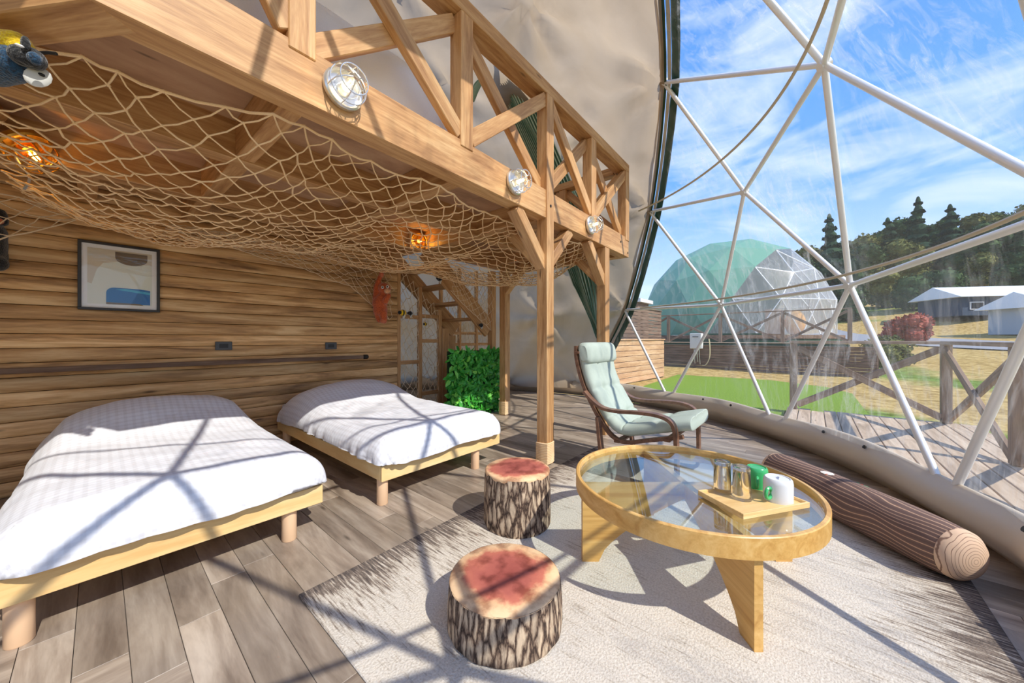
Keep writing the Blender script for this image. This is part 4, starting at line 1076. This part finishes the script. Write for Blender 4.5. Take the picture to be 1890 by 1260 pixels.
for px, py, lab in ((631, 168, 'galvanised cage lamp with lit bulb on the loft beam above the beds'), (948, 338, 'galvanised cage lamp on the loft beam beside the full-height post'), (1088, 416, 'galvanised cage lamp near the far end of the loft beam')):
    p = at_y(px, py, 1.66); p = at_y(px, py, BYF(p.x) - .001); cage_lamp(p, (.025, -1, 0), 1.0, lab, 'cage_lamp', M_chrome, M_bulbglass, M_fil, 'cage lamps on the loft beam', .45)
M_brass = plain('brass', lin(196, 150, 70), .3, .9)
p = at_d(40, 262, 1.85); cage_lamp(p, (.5, -.35, -.8), 1.15, 'lit amber cage lamp glowing through the net near the bee toy', 'amber_lamp', M_brass, M_amber, M_fil2, 'amber lamps under the loft', .9)
m = MB(); q = [p + Vector((-.01, 0, .0)), p + Vector((-.02, .03, -.08)), p + Vector((.02, .05, -.16)), p + Vector((.0, .1, -.22))]
m.tube(spl(q, 6), .006, 6); tag(m.build('power_cable', plain('grey_cable', lin(150, 150, 150), .5), None, None, True), 'grey power cable hanging below the amber cage lamp', 'cable')
bar('lamp_mount', p + Vector((-.10, .0, .04)), p + Vector((-.10, .0, .30)), .12, .04, M_loft, loft)
bar('knee_brace', p + Vector((-.28, .30, -.20)), p + Vector((-.05, .02, .14)), .10, .10, M_loft, loft)
p = Vector((2.255, 3.294, 2.115))                        # on a small board against the face of the rear long beam
cage_lamp(p, (-.1, -1, -.12), 1.0, 'lit amber cage lamp under the loft near the stair', 'amber_lamp', M_brass, M_amber, M_fil2, 'amber lamps under the loft', .9)
bar('lamp_mount', (2.298, 3.311, 2.02), (2.298, 3.311, 2.21), .185, .034, M_loft, loft, up=(0, 1, 0))
finish_loft()

# ================================================================== PLUSH TOYS
def plush_body(name, segs, mat, parent, voxel=.012):
    m = MB()
    for p0, r0, p1, r1 in segs:
        p0, p1 = Vector(p0), Vector(p1); n = max(1, int((p1 - p0).length / (min(r0, r1) * .5)))
        for k in range(n + 1):
            s = k / n; m.ball(p0.lerp(p1, s), r0 + (r1 - r0) * s, 12)
    me = m.mesh(name, mat); o = bpy.data.objects.new('tmp', me); COL.objects.link(o)
    md = o.modifiers.new('r', 'REMESH'); md.mode = 'VOXEL'; md.voxel_size = voxel; md.use_smooth_shade = True
    s_ = o.modifiers.new('s', 'SMOOTH'); s_.iterations = 3
    dg = bpy.context.evaluated_depsgraph_get(); me2 = bpy.data.meshes.new_from_object(o.evaluated_get(dg)); me2.name = name
    bpy.data.objects.remove(o); me2.materials.clear(); me2.materials.append(mat)
    me2.polygons.foreach_set('use_smooth', [True] * len(me2.polygons))
    return link(name, me2, parent, Matrix())
def bit(name, p, r, mat, parent, M=None):
    m = MB(); m.ball((0, 0, 0), r, 12); return link(name, m.mesh(name, mat, True), parent, Matrix.Translation(p) @ (M or Matrix()))
D0 = 4.15; q = lambda px, py, d=D0: at_d(px, py, d)
og = thing('orangutan_toy', 'rusty orange orangutan plush toy hanging from the net on the plank wall', 'plush toy', q(705, 595))
plush_body('body', [(q(711, 534), .066, q(709, 532), .068), (q(706, 546), .05, q(701, 558), .082), (q(701, 560), .088, q(702, 572), .084), (q(694, 552), .04, q(695, 528), .034), (q(695, 528), .032, q(702, 510), .028),
                    (q(711, 556, D0 - .05), .036, q(718, 545, D0 - .06), .026), (q(698, 578), .05, q(700, 590), .036), (q(707, 578, D0 - .04), .05, q(709, 592, D0 - .03), .034)], M_orang, og, .010)
bit('hand', q(704, 506, D0 - .01), (.03, .026, .04), M_palm, og); bit('foot', q(707, 592, D0 - .04), (.04, .035, .03), M_palm, og)
bit('muzzle', q(715, 537, D0 - .055), (.04, .035, .034), M_face, og)
for px, py in ((715, 529), (706, 530)):
    e = bit('eye', q(px, py, D0 - .065), (.018, .016, .018), M_white, og); bit('pupil', q(px, py, D0 - .082), (.008, .008, .008), M_black, og)
D1 = 1.12; qb = lambda px, py, d=D1: at_d(px, py, d)
be = thing('bee_toy', 'large fuzzy bumblebee plush with dark blue face hanging in the net corner', 'plush toy', qb(20, 140))
plush_body('body', [(qb(-20, 118), .062, qb(28, 118), .050)], M_blue, be, .008)
plush_body('collar', [(qb(-5, 88), .05, qb(32, 84), .040), (qb(32, 84), .036, qb(44, 92), .030)], M_yel, be, .008)
plush_body('head', [(qb(40, 103, D1 - .03), .030, qb(60, 108, D1 - .02), .032)], M_blk, be, .007)
bit('face', qb(64, 108, D1 - .045), (.016, .016, .018), M_blue, be); bit('eye', qb(36, 84, D1 - .07), (.009, .005, .004), M_white, be)
m = MB(); m.tube([qb(70, 98), qb(88, 97), qb(104, 99)], .005, 6); m.build('antenna', M_black, be, None, True)
m = MB(); m.tube([qb(58, 130), qb(70, 136), qb(80, 139)], .005, 6); m.build('antenna', M_black, be, None, True)
bit('ear', qb(47, 80, D1 - .05), (.010, .010, .022), M_blk, be)
bit('wing', qb(70, 142), (.026, .008, .036), M_wing, be, Matrix.Rotation(.5, 4, 'Y'))
q2 = lambda px, py, d=2.25: at_d(px, py, d)
mk = thing('black_monkey_toy', 'black plush toy hanging on the plank wall by the net corner', 'plush toy', q2(-20, 510))
plush_body('body', [(q2(-32, 430), .10, q2(-36, 470), .11), (q2(-20, 420), .045, q2(-4, 395), .04), (q2(-4, 395), .04, q2(2, 408), .035), (q2(-30, 480), .06, q2(-6, 486), .052)], M_blk, mk, .012)
bit('paw', q2(-2, 408, 2.2), (.02, .015, .02), M_palm, mk)
def small_bee(px, py, d, s, label, col, name='bee_ornament', cord=.12):
    c = at_d(px, py, d); t = thing(name, label, 'ornament', c - Vector((0, 0, s)))
    bit('body', c, (s, s * .75, s * .8), col, t)
    bit('stripe', c + Vector((.0, -.003, 0)), (s * .35, s * .80, s * .84), M_blk, t); bit('head', c + Vector((-s * .9, -.01, .0)), (s * .5,) * 3, M_blk, t)
    for a in (-1, 1): bit('wing', c + Vector((s * .3, -.01 * a, -s * .9 if cord < .2 else s * .8)), (s * .3, s * .2, s * .8), M_wing, t, Matrix.Rotation(a * .5, 4, 'Y'))
    m = MB(); m.tube([c + Vector((0, 0, s * .7)), c + Vector((0, 0, s + cord))], .002, 5); m.build('cord', M_rope2, t)
small_bee(743, 577, 4.45, .05, 'yellow and black bee toy hanging on the net screen', M_yel); small_bee(757, 578, 4.6, .035, 'small black and grey insect ornament beside the yellow bee toy', M_blk)
small_bee(785, 598, 4.7, .03, 'tiny striped bee ornament hanging on a thread behind the net screen', M_yel, cord=.2)
small_bee(811, 514, 4.43, .04, 'small black and white ornament on the upper stair', M_blk); small_bee(888, 600, 5.0, .035, 'small dark ornament on the lower stair stringer', M_blk)

# ================================================================== OUTSIDE
GZ0 = -.10
def terr(x, y):
    d = math.hypot(x - 1.8, y - 3.2); k = min(1, max(0, (.22 - y / max(x, .1)) / .2)) if x > 5 else 0
    d = min(d, 12) + max(0, d - 12) * k; return GZ0 + .065 * max(0, d - 10) + .16 * max(0, d - 32) + .03 * noise.noise(Vector((x * .3, y * .3, 0))) * min(1, max(0, d - 6))
def ground_mat():
    m, n, b = newmat('dry_grass'); v = objvec(n, (1, 1, 1), False)
    a = nd(n, 'ShaderNodeTexNoise', i_Scale=.22, i_Detail=4); lk(n, v, a.inputs['Vector']); c = nd(n, 'ShaderNodeTexNoise', i_Scale=6, i_Detail=6, i_Roughness=.7); lk(n, v, c.inputs['Vector'])
    r = ramp(n, [(.42, lin(206, 176, 116)), (.56, lin(214, 186, 126)), (.66, lin(134, 158, 82))]); lk(n, a.outputs[0], r.inputs[0])
    k = ramp(n, [(.3, lin(170, 160, 140)), (.65, (1, 1, 1))]); lk(n, c.outputs[0], k.inputs[0])
    lk(n, mixc(n, 1, r.outputs[0], k.outputs[0], 'MULTIPLY'), b.inputs['Base Color']); b.inputs['Roughness'].default_value = 1; b.inputs['Specular IOR Level'].default_value = 0; bump(n, b, c.outputs[0], .6, .05); return m
m = MB()
def gfn(u, v):
    a = 2 * PI * u; r = 3.6 + 130 * v ** 2.2; x = DC.x + r * math.cos(a); y = DC.y + r * math.sin(a); return (x, y, terr(x, y) - (.02 if v == 0 else 0))
m.grid(gfn, 96, 46, True); o = struct(m.build('ground', ground_mat(), None, Matrix(), 'all'))
def turf_mat():
    m, n, b = newmat('artificial_turf'); v = objvec(n, (1, 1, 1), False); c = nd(n, 'ShaderNodeTexNoise', i_Scale=40, i_Detail=4, i_Roughness=.7); lk(n, v, c.inputs['Vector'])
    r = ramp(n, [(.3, lin(96, 128, 24)), (.7, lin(150, 180, 52))]); lk(n, c.outputs[0], r.inputs[0]); lk(n, r.outputs[0], b.inputs['Base Color']); b.inputs['Roughness'].default_value = 1; bump(n, b, c.outputs[0], .8, .03); return m
LZ = GZ0 + .03
pts = [at_z(x, y, LZ) for x, y in ((1188, 712), (1251, 691), (1300, 694), (1420, 701), (1526, 714), (1573, 726), (1604, 766))]
pts += [Vector((x, y, LZ)) for x, y in ((6.96, -.62), (6.96, .33), (4.86, .33), (5.27, 1.0), (5.62, 1.6), (5.84, 2.3))]      # round the deck and the foot of the dome
m = MB(); n = len(pts); m.v = [(p.x, p.y, LZ) for p in pts] + [(p.x, p.y, GZ0 - .02) for p in pts]; m.f = [tuple(range(n))] + [(i, (i + 1) % n, n + (i + 1) % n, n + i) for i in range(n)]
tag(m.build('turf_lawn', turf_mat()), 'bright green artificial turf lawn in front of the slatted fence', 'lawn')
# pale gravel strip under the fence
# ---- deck round the dome, boards along x
dk = thing('timber_deck', 'weathered grey timber deck outside the clear dome window', 'deck', (5.5, -.4, GZ0))
y = .30; k = 0
while y > -1.40:
    # start of the board just outside the dome skirt
    dy = max(0, min(abs(y - DC.y), abs(y - .14 - DC.y))); rr = 4.05
    xs = DC.x + math.sqrt(max(0, rr * rr - dy * dy)) if dy < rr else 1.0
    a = xs
    for L in (2.4, 3.2, 4):
        b = min(a + L, 6.93)
        if b - a > .15: bar('deck_board', (a + .003, y - .07, -.02), (b - .003, y - .07, -.02), .132, .03, M_deck, dk)
        a = b
        if a >= 6.92: break
    y -= .14
m = MB(); m.box((6.0, -.55, -.075), (1.8, 1.7, .07)); m.build('deck_frame', M_fence, dk)
def xrail(name, label, pts, z0, h, mat, pt=.09, group=None, bays=True):
    t = thing(name, label, 'railing', (pts[0][0], pts[0][1], z0), 0, group); P = [Vector((*p, 0)) for p in pts]; Z = Vector((0, 0, 1))
    for p in P: bar('post', p + Z * z0, p + Z * (z0 + h - .04), pt, pt, mat, t)
    for a, b in zip(P, P[1:]):
        d = (b - a).normalized(); bar('top_rail', a - d * .05 + Z * (z0 + h - .02), b + d * .05 + Z * (z0 + h - .02), .12, .04, mat, t)
        nn = Vector((-d.y, d.x, 0)) * .022; a2 = a + d * pt / 2; b2 = b - d * pt / 2
        bar('diagonal', a2 + Z * (z0 + .06) + nn, b2 + Z * (z0 + h - .1) + nn, .035, .085, mat, t); bar('diagonal', a2 + Z * (z0 + h - .1) - nn, b2 + Z * (z0 + .06) - nn, .035, .085, mat, t)
    return t
xrail('deck_railing', 'weathered wooden deck railing with crossed braces outside the window', [(6.80, .22), (6.88, -1.27), (4.95, -1.30), (3.0, -1.32)], 0.0, 1.02, M_rail)
def slatfence(name, label, a, b, z0, n, hs, gap, mat, posts=3):
    t = thing(name, label, 'fence', (a[0], a[1], z0)); A = Vector((*a, 0)); B = Vector((*b, 0)); d = (B - A).normalized(); nn = Vector((-d.y, d.x, 0)); Z = Vector((0, 0, 1))
    side = -1 if nn.dot(A) > 0 else 1
    for k in range(n): zz = z0 + .03 + hs / 2 + k * (hs + gap); bar('slat', A + Z * zz, B + Z * zz, .025, hs, mat, t)
    for k in range(posts + 1):
        p = A.lerp(B, (k + .02) / (posts + .04)) - nn * .06 * side; bar('fence_post', p + Z * z0, p + Z * (z0 + n * (hs + gap)), .07, .07, M_fence, t)
    bar('cap_rail', A + Z * (z0 + .04 + n * (hs + gap)), B + Z * (z0 + .04 + n * (hs + gap)), .09, .03, mat, t); return t
fa = at_z(1224, 680, GZ0); fb = at_z(1620, 708, GZ0); fc = at_z(1132, 714, GZ0); fd = at_z(1225, 696, GZ0)
slatfence('slat_fence', 'long grey-brown slatted fence behind the green lawn', fa.xy, fb.xy, GZ0, 10, .081, .007, M_fence, 5)
slatfence('slat_fence', 'light cedar slatted fence beside the lawn, in front of the dark fence', fc.xy, fd.xy, GZ0, 8, .124, .012, M_fencel, 4)
slatfence('slat_fence', 'tall dark slatted screen rising behind the cedar fence', at_d(1150, 600, 10.4).xy, at_d(1220, 600, 12.5).xy, GZ0, 18, .10, .016, M_fence, 2)
# water heater and hose on the fence
d = (fb - fa).normalized(); nn = Vector((d.y, -d.x, 0)); nn = nn if nn.dot(fa) < 0 else -nn
wp = fa + (fb - fa) * .30
for k in range(40):
    c_ = fa + (fb - fa) * (k / 40); w_ = c_.dot(RT) / c_.dot(FW)
    if w_ < (1290 - 945) / F: wp = c_.copy()
wp = wp + nn * .10; HM = Matrix.Translation((wp.x, wp.y, .70)) @ fr(d, (0, 0, 1))
wh_ = thing('water_heater', 'white wall-mounted water heater box on the slatted fence', 'heater', (wp.x, wp.y, .70)); M_heat = plain('heater_white', lin(226, 226, 222), .5)
m = MB(); m.box((0, 0, .27), (.40, .16, .54)); link('casing', m.mesh('casing', M_heat, bevel=.015), wh_, HM)
m = MB(); m.box((0, -.085, .42), (.20, .01, .03)); m.box((0, .085, .42), (.20, .01, .03)); link('vent_slot', m.mesh('vent_slot', M_greyd), wh_, HM)
for x in (-.08, .02, .10):
    m = MB(); m.tube([(x, 0, .0), (x, .0, -.2), (x + .02, .02, -.45 - abs(x))], .012, 6); link('pipe', m.mesh('pipe', M_chrome, True), wh_, HM)
m = MB(); base = HM @ Matrix.Translation((.42, 0, 0))
m.tube(spl([(0, 0, .35), (.03, 0, .1), (.02, 0, -.3), (-.10, 0, -.55), (-.22, 0, -.58)], 6), .018, 6)
tag(link('garden_hose', m.mesh('garden_hose', plain('cream_hose', lin(210, 200, 160), .5), True), None, base), 'cream garden hose hanging on the slatted fence beside the heater', 'hose')
# ---- neighbouring dome
NC = Vector((20.6, 3.2, 1.95)); NR = 4.1
nd_ = thing('neighbour_dome', 'green geodesic dome tent with clear front standing behind the fence', 'dome tent', (NC.x, NC.y, 1.2))
M_ng = plain('green_dome_cover', lin(112, 160, 136), .5)
m = MB(); m2 = MB()
NROT = Matrix.Rotation(-.25, 3, 'Z')
for fi, f in enumerate(GF): (m2 if fi in WIN else m).add([dome_pt(NROT @ GV[i], NR, NC) for i in f], [(0, 1, 2)])
m.build('cover', M_ng, nd_, Matrix()); m2.build('clear_front', M_pvc2, nd_, Matrix())
for qd, fs in ED.items():
    if len(fs) < 2 or not all(f in WIN for f in fs): continue
    a, b = tuple(qd); A = dome_pt(NROT @ GV[a], NR * .99, NC); B = dome_pt(NROT @ GV[b], NR * .99, NC); dd = B - A
    link('strut', ume, nd_, Matrix.Translation(A) @ dd.to_track_quat('Z', 'Y').to_matrix().to_4x4() @ Matrix.Diagonal((.02, .02, dd.length, 1)))
m = MB(); m.lathe([(0, -.1), (4.26, -.1), (4.26, .04), (0, .04)], 48, Matrix.Translation((NC.x, NC.y, 1.16))); m.build('platform', M_fence, nd_)
m = MB(); m.lathe([(0, 0), (4.22, 0), (4.22, -1.6), (0, -1.6)], 48, Matrix.Translation((NC.x, NC.y, 1.06))); m.build('base_skirt', M_green, nd_)
m = MB(); m.box((19.5, 1.3, 1.75), (2.2, .5, 1.1)); m.build('inner_partition', M_fencel, nd_); 
bit('orange_beanbag', Vector((18.6, .55, 1.7)), (.35, .35, .55), plain('orange_fabric', lin(240, 168, 50), .8), nd_)
xrail('neighbour_railing', 'brown railing with crossed braces in front of the green dome tent', [(15.5, 6.4), (15.5, 4.6), (15.5, 2.7), (15.5, .8), (15.5, -.9)], .92, 1.12, M_rail, .11)
nk = thing('neighbour_deck', 'raised timber deck carrying the railing of the green dome', 'deck', (16.4, 2.7, .2))
for k in range(6): bar('deck_board', (15.5 + k * .15, -1.0, .90), (15.5 + k * .15, 6.5, .90), .14, .03, M_deck, nk)
m = MB(); m.box((15.88, 2.75, .48), (.86, 7.3, .78)); m.build('deck_base', M_green, nk)
# small white roof left of the dome
c_ = Vector((14.19, 5.88, 0)); sh = thing('garden_shed', 'small shed with pale flat roof behind the dark slatted screen', 'shed', (c_.x, c_.y, GZ0))
m = MB(); m.box((c_.x, c_.y, 1.2), (1.2, 1.4, 2.6)); m.build('wall', M_fence, sh); m = MB(); m.box((c_.x, c_.y, 2.55), (1.4, 1.7, .14)); m.build('roof', M_white, sh)
# ---- road
M_road = plain('asphalt', lin(150, 150, 152), .9); m = MB(); cl = spl([(14, -16, 0), (20, -8.5, 0), (25.5, -4.2, 0), (31, -1.5, 0), (38, 2, 0)], 10)
for i, p in enumerate(cl):
    t_ = (cl[min(i + 1, len(cl) - 1)] - cl[max(i - 1, 0)]).normalized(); s_ = Vector((-t_.y, t_.x, 0))
    for o_ in (-1.7, 1.7): w_ = p + s_ * o_; m.v.append((w_.x, w_.y, terr(w_.x, w_.y) + .05))
for i in range(len(cl) - 1): m.f.append((2 * i, 2 * i + 1, 2 * i + 3, 2 * i + 2))
tag(struct(m.build('road', M_road)), 'grey asphalt lane curving past the dry grass', 'road')
# ---- buildings by the lane
M_roofw = plain('white_roof', lin(232, 236, 240), .5); M_navy = plain('dark_blue_wall', lin(52, 70, 92), .7); M_pane = plain('window_dark', lin(30, 40, 54), .2); M_pale = plain('pale_wall', lin(176, 182, 190), .7)
HOUSES = []
def house(px, d_, w, dp, h, label, mat):
    c = at_d(px, 620, d_); HOUSES.append((c.xy, math.hypot(w, dp) / 2 + .4)); z = terr(c.x, c.y); t = thing('house', label, 'building', (c.x, c.y, z)); M = Matrix.Translation((c.x, c.y, z)) @ Matrix.Rotation(YAW - .2, 4, 'Z')
    m = MB(); m.box((0, 0, h / 2), (dp, w, h)); link('wall', m.mesh('wall', mat), t, M)
    m = MB(); e = .35; m.v = [(-dp / 2 - e, -w / 2 - e, h), (dp / 2 + e, -w / 2 - e, h), (dp / 2 + e, w / 2 + e, h), (-dp / 2 - e, w / 2 + e, h), (0, -w / 2 - e, h + .8), (0, w / 2 + e, h + .8)]
    m.f = [(0, 4, 5, 3), (1, 2, 5, 4), (0, 1, 4), (2, 3, 5), (0, 3, 2, 1)]; link('roof', m.mesh('roof', M_roofw), t, M)
    for k in range(3):
        yy = -w / 2 + w * (k + .5) / 3; m = MB(); m.box((-dp / 2 - .02, yy, h * .52), (.05, w / 6, h * .42)); wn = link('window', m.mesh('window', M_white), t, M)
        m = MB(); m.box((-dp / 2 - .05, yy, h * .52), (.03, w / 6 - .12, h * .42 - .12)); link('pane', m.mesh('pane', M_pane), wn, M)
house(1805, 23, 4.2, 3, 1.15, 'dark blue low house with white roof beyond the lane', M_navy); house(1960, 17, 3.0, 3, 1.3, 'pale low house with white roof nearer along the lane', M_pale)
# ---- trees on the slope
def foliage_mat(name, c0, c1, c2):
    m, n, b = newmat(name); v = objvec(n, (1, 1, 1)); a = nd(n, 'ShaderNodeTexNoise', i_Scale=1.3, i_Detail=8, i_Roughness=.75); lk(n, v, a.inputs['Vector'])
    r = ramp(n, [(.32, c0), (.5, c1), (.68, c2)]); lk(n, a.outputs[0], r.inputs[0]); lk(n, r.outputs[0], b.inputs['Base Color']); b.inputs['Roughness'].default_value = 1; b.inputs['Specular IOR Level'].default_value = .1; return m
M_f1 = foliage_mat('foliage_dark', lin(36, 54, 34), lin(62, 84, 52), lin(96, 112, 70)); M_f2 = foliage_mat('foliage_olive', lin(64, 72, 40), lin(108, 110, 62), lin(150, 144, 86)); M_f3 = foliage_mat('foliage_pine', lin(28, 46, 36), lin(48, 70, 52), lin(78, 98, 66)); M_red = foliage_mat('foliage_red', lin(110, 50, 44), lin(160, 84, 72), lin(190, 120, 100))
M_trunk = plain('tree_bark', lin(84, 68, 54), .9)
TREES = list(HOUSES)
def clear(px, d_, r, tries=160):
    '''nearest free standing place round (px, d_) for a crown of radius r'''
    q = random.Random(int(px * 7 + d_ * 13)); a, b = px, d_
    for k in range(tries * 6):
        p = at_d(a, 600, b).xy
        if all((p - c).length > r + rr for c, rr in TREES): break
        g_ = 1 + k / tries; a = px + q.uniform(-16, 16) * g_; b = max(25.5, d_ + q.uniform(-2, 4.5) * g_)
    TREES.append((at_d(a, 600, b).xy, r)); return a, b
def tree(px, d_, h, kind, label, group='trees on the slope beyond the lane', w=None, seed=0, name='tree'):
    w = w or h * .30
    if name == 'tree': px, d_ = clear(px, d_, w * (1.0 if kind == 2 else 1.1))
    rs = random.Random(seed); c = at_d(px, 600, d_); z = terr(c.x, c.y) - .1; t = thing(name, label, 'tree' if name == 'tree' else 'shrub', (c.x, c.y, z), 0, group)
    mat = (M_f1, M_f2, M_f3, M_red)[kind]; w = w or h * .30; m = MB()
    if kind == 2: blobs = [(Vector((rs.uniform(-.1, .1) * w, rs.uniform(-.1, .1) * w, h * (.22 + .74 * k / 7))), w * (1.0 - .85 * k / 7) * rs.uniform(.8, 1.1)) for k in range(8)]
    else: blobs = [(Vector((rs.uniform(-.55, .55) * w, rs.uniform(-.55, .55) * w, h * rs.uniform(.16, .80))), w * rs.uniform(.42, .64)) for k in range(11)] + [(Vector((0, 0, h * .55)), w * .8), (Vector((0, 0, h * .28)), w * .75)]
    for p, r in blobs:
        m.ball(p, (r * .86, r * .86, r * .72 if kind != 2 else h * .09), 10)
        for k in range(150):
            dv = Vector((rs.gauss(0, 1), rs.gauss(0, 1), rs.gauss(0, 1))).normalized(); dv.z = dv.z * (.8 if kind != 2 else .3); s = rs.uniform(.09, .20) * (h / 9) ** .5
            M = Matrix.Translation(p + dv * r * rs.uniform(.85, 1.08)) @ Matrix.Rotation(rs.uniform(0, 6), 4, Vector((rs.random(), rs.random(), rs.random() + .01)))
            m.add([(-s, -s * .6, 0), (s, -s * .6, 0), (s * .6, s, s * .4), (-s * .7, s * .8, -s * .3)], [(0, 1, 2, 3)], M)
    mm = m.mesh('crown', mat, recalc=False); link('crown', mm, t, Matrix.Translation((c.x, c.y, z)))
    m = MB(); m.tube([(0, 0, 0), (.05, .03, h * .3), (0, .05, h * .6)], [h * .022, h * .017, h * .008], 7); link('trunk', m.mesh('trunk', M_trunk, True), t, Matrix.Translation((c.x, c.y, z)))
rs = random.Random(12)
def where(px): return 'behind the clear front of the green dome' if px < 1570 else 'between the green dome and the dark blue house' if px < 1720 else 'behind the dark blue house with white roof' if px < 1860 else 'behind the pale house by the lane'
for k, px in enumerate(range(1500, 2000, 62)):
    kk = (0, 0, 1)[k % 3]; tree(px, rs.uniform(27, 28.5), rs.uniform(3.0, 4.0), kk, ('low dark' if kk == 0 else 'low olive') + ' bushy tree ' + where(px), 'bushy trees at the foot of the slope', w=1.25, seed=80 + k)
for k, (px, h, lab) in enumerate(((1532, 9.0, 'pointed conifer rising behind the clear front of the green dome'), (1692, 9.2, 'tallest pointed conifer, between the green dome and dark blue house'), (1640, 7.6, 'smaller pointed conifer between the green dome and the dark blue house'), (1752, 7.8, 'pointed conifer rising behind the dark blue house'))): tree(px, 38, h, 2, lab, seed=50 + k, w=1.7)
for k, px in enumerate(range(1488, 2050, 30)):
    kk = (0, 1, 0, 0, 1)[k % 5]; h_ = rs.uniform(6.0, 8.0)
    tree(px + rs.uniform(-8, 8), (30.5, 35.5, 40.5)[k % 3], h_, kk, ('tall ' if h_ > 7 else 'short ') + ('dark leafy' if kk == 0 else 'olive yellow') + ' tree ' + where(px), seed=k)
tree(1672, 17, 1.5, 3, 'reddish leafless bush beside the lane', None, .9, 120, 'bush'); tree(1640, 11.0, 1.0, 1, 'dry yellowish bush by the fence end', None, .7, 121, 'bush')
for px, py, s, lab in ((1722, 683, .16, 'pale grey stone lying on the dry grass by the railing'),):
    p = at_z(px, py, GZ0); m = MB()
    def rk(u, v): a = 2 * PI * u; b = PI * v; r = s * (1 + .25 * noise.noise(Vector((math.cos(a) * 2, math.sin(a) * 2, v * 3)))); return (p.x + r * 1.4 * math.sin(b) * math.cos(a), p.y + r * math.sin(b) * math.sin(a), p.z + s * .5 + r * .7 * math.cos(b))
    m.grid(rk, 14, 8, True); tag(m.build('stone', plain('pale_stone', lin(196, 192, 186), .9), None, None, True), lab, 'stone')
print('objects', len(bpy.data.objects), 'tris', sum(len(p.vertices) - 2 for o in bpy.data.objects if o.type == 'MESH' for p in o.data.polygons))
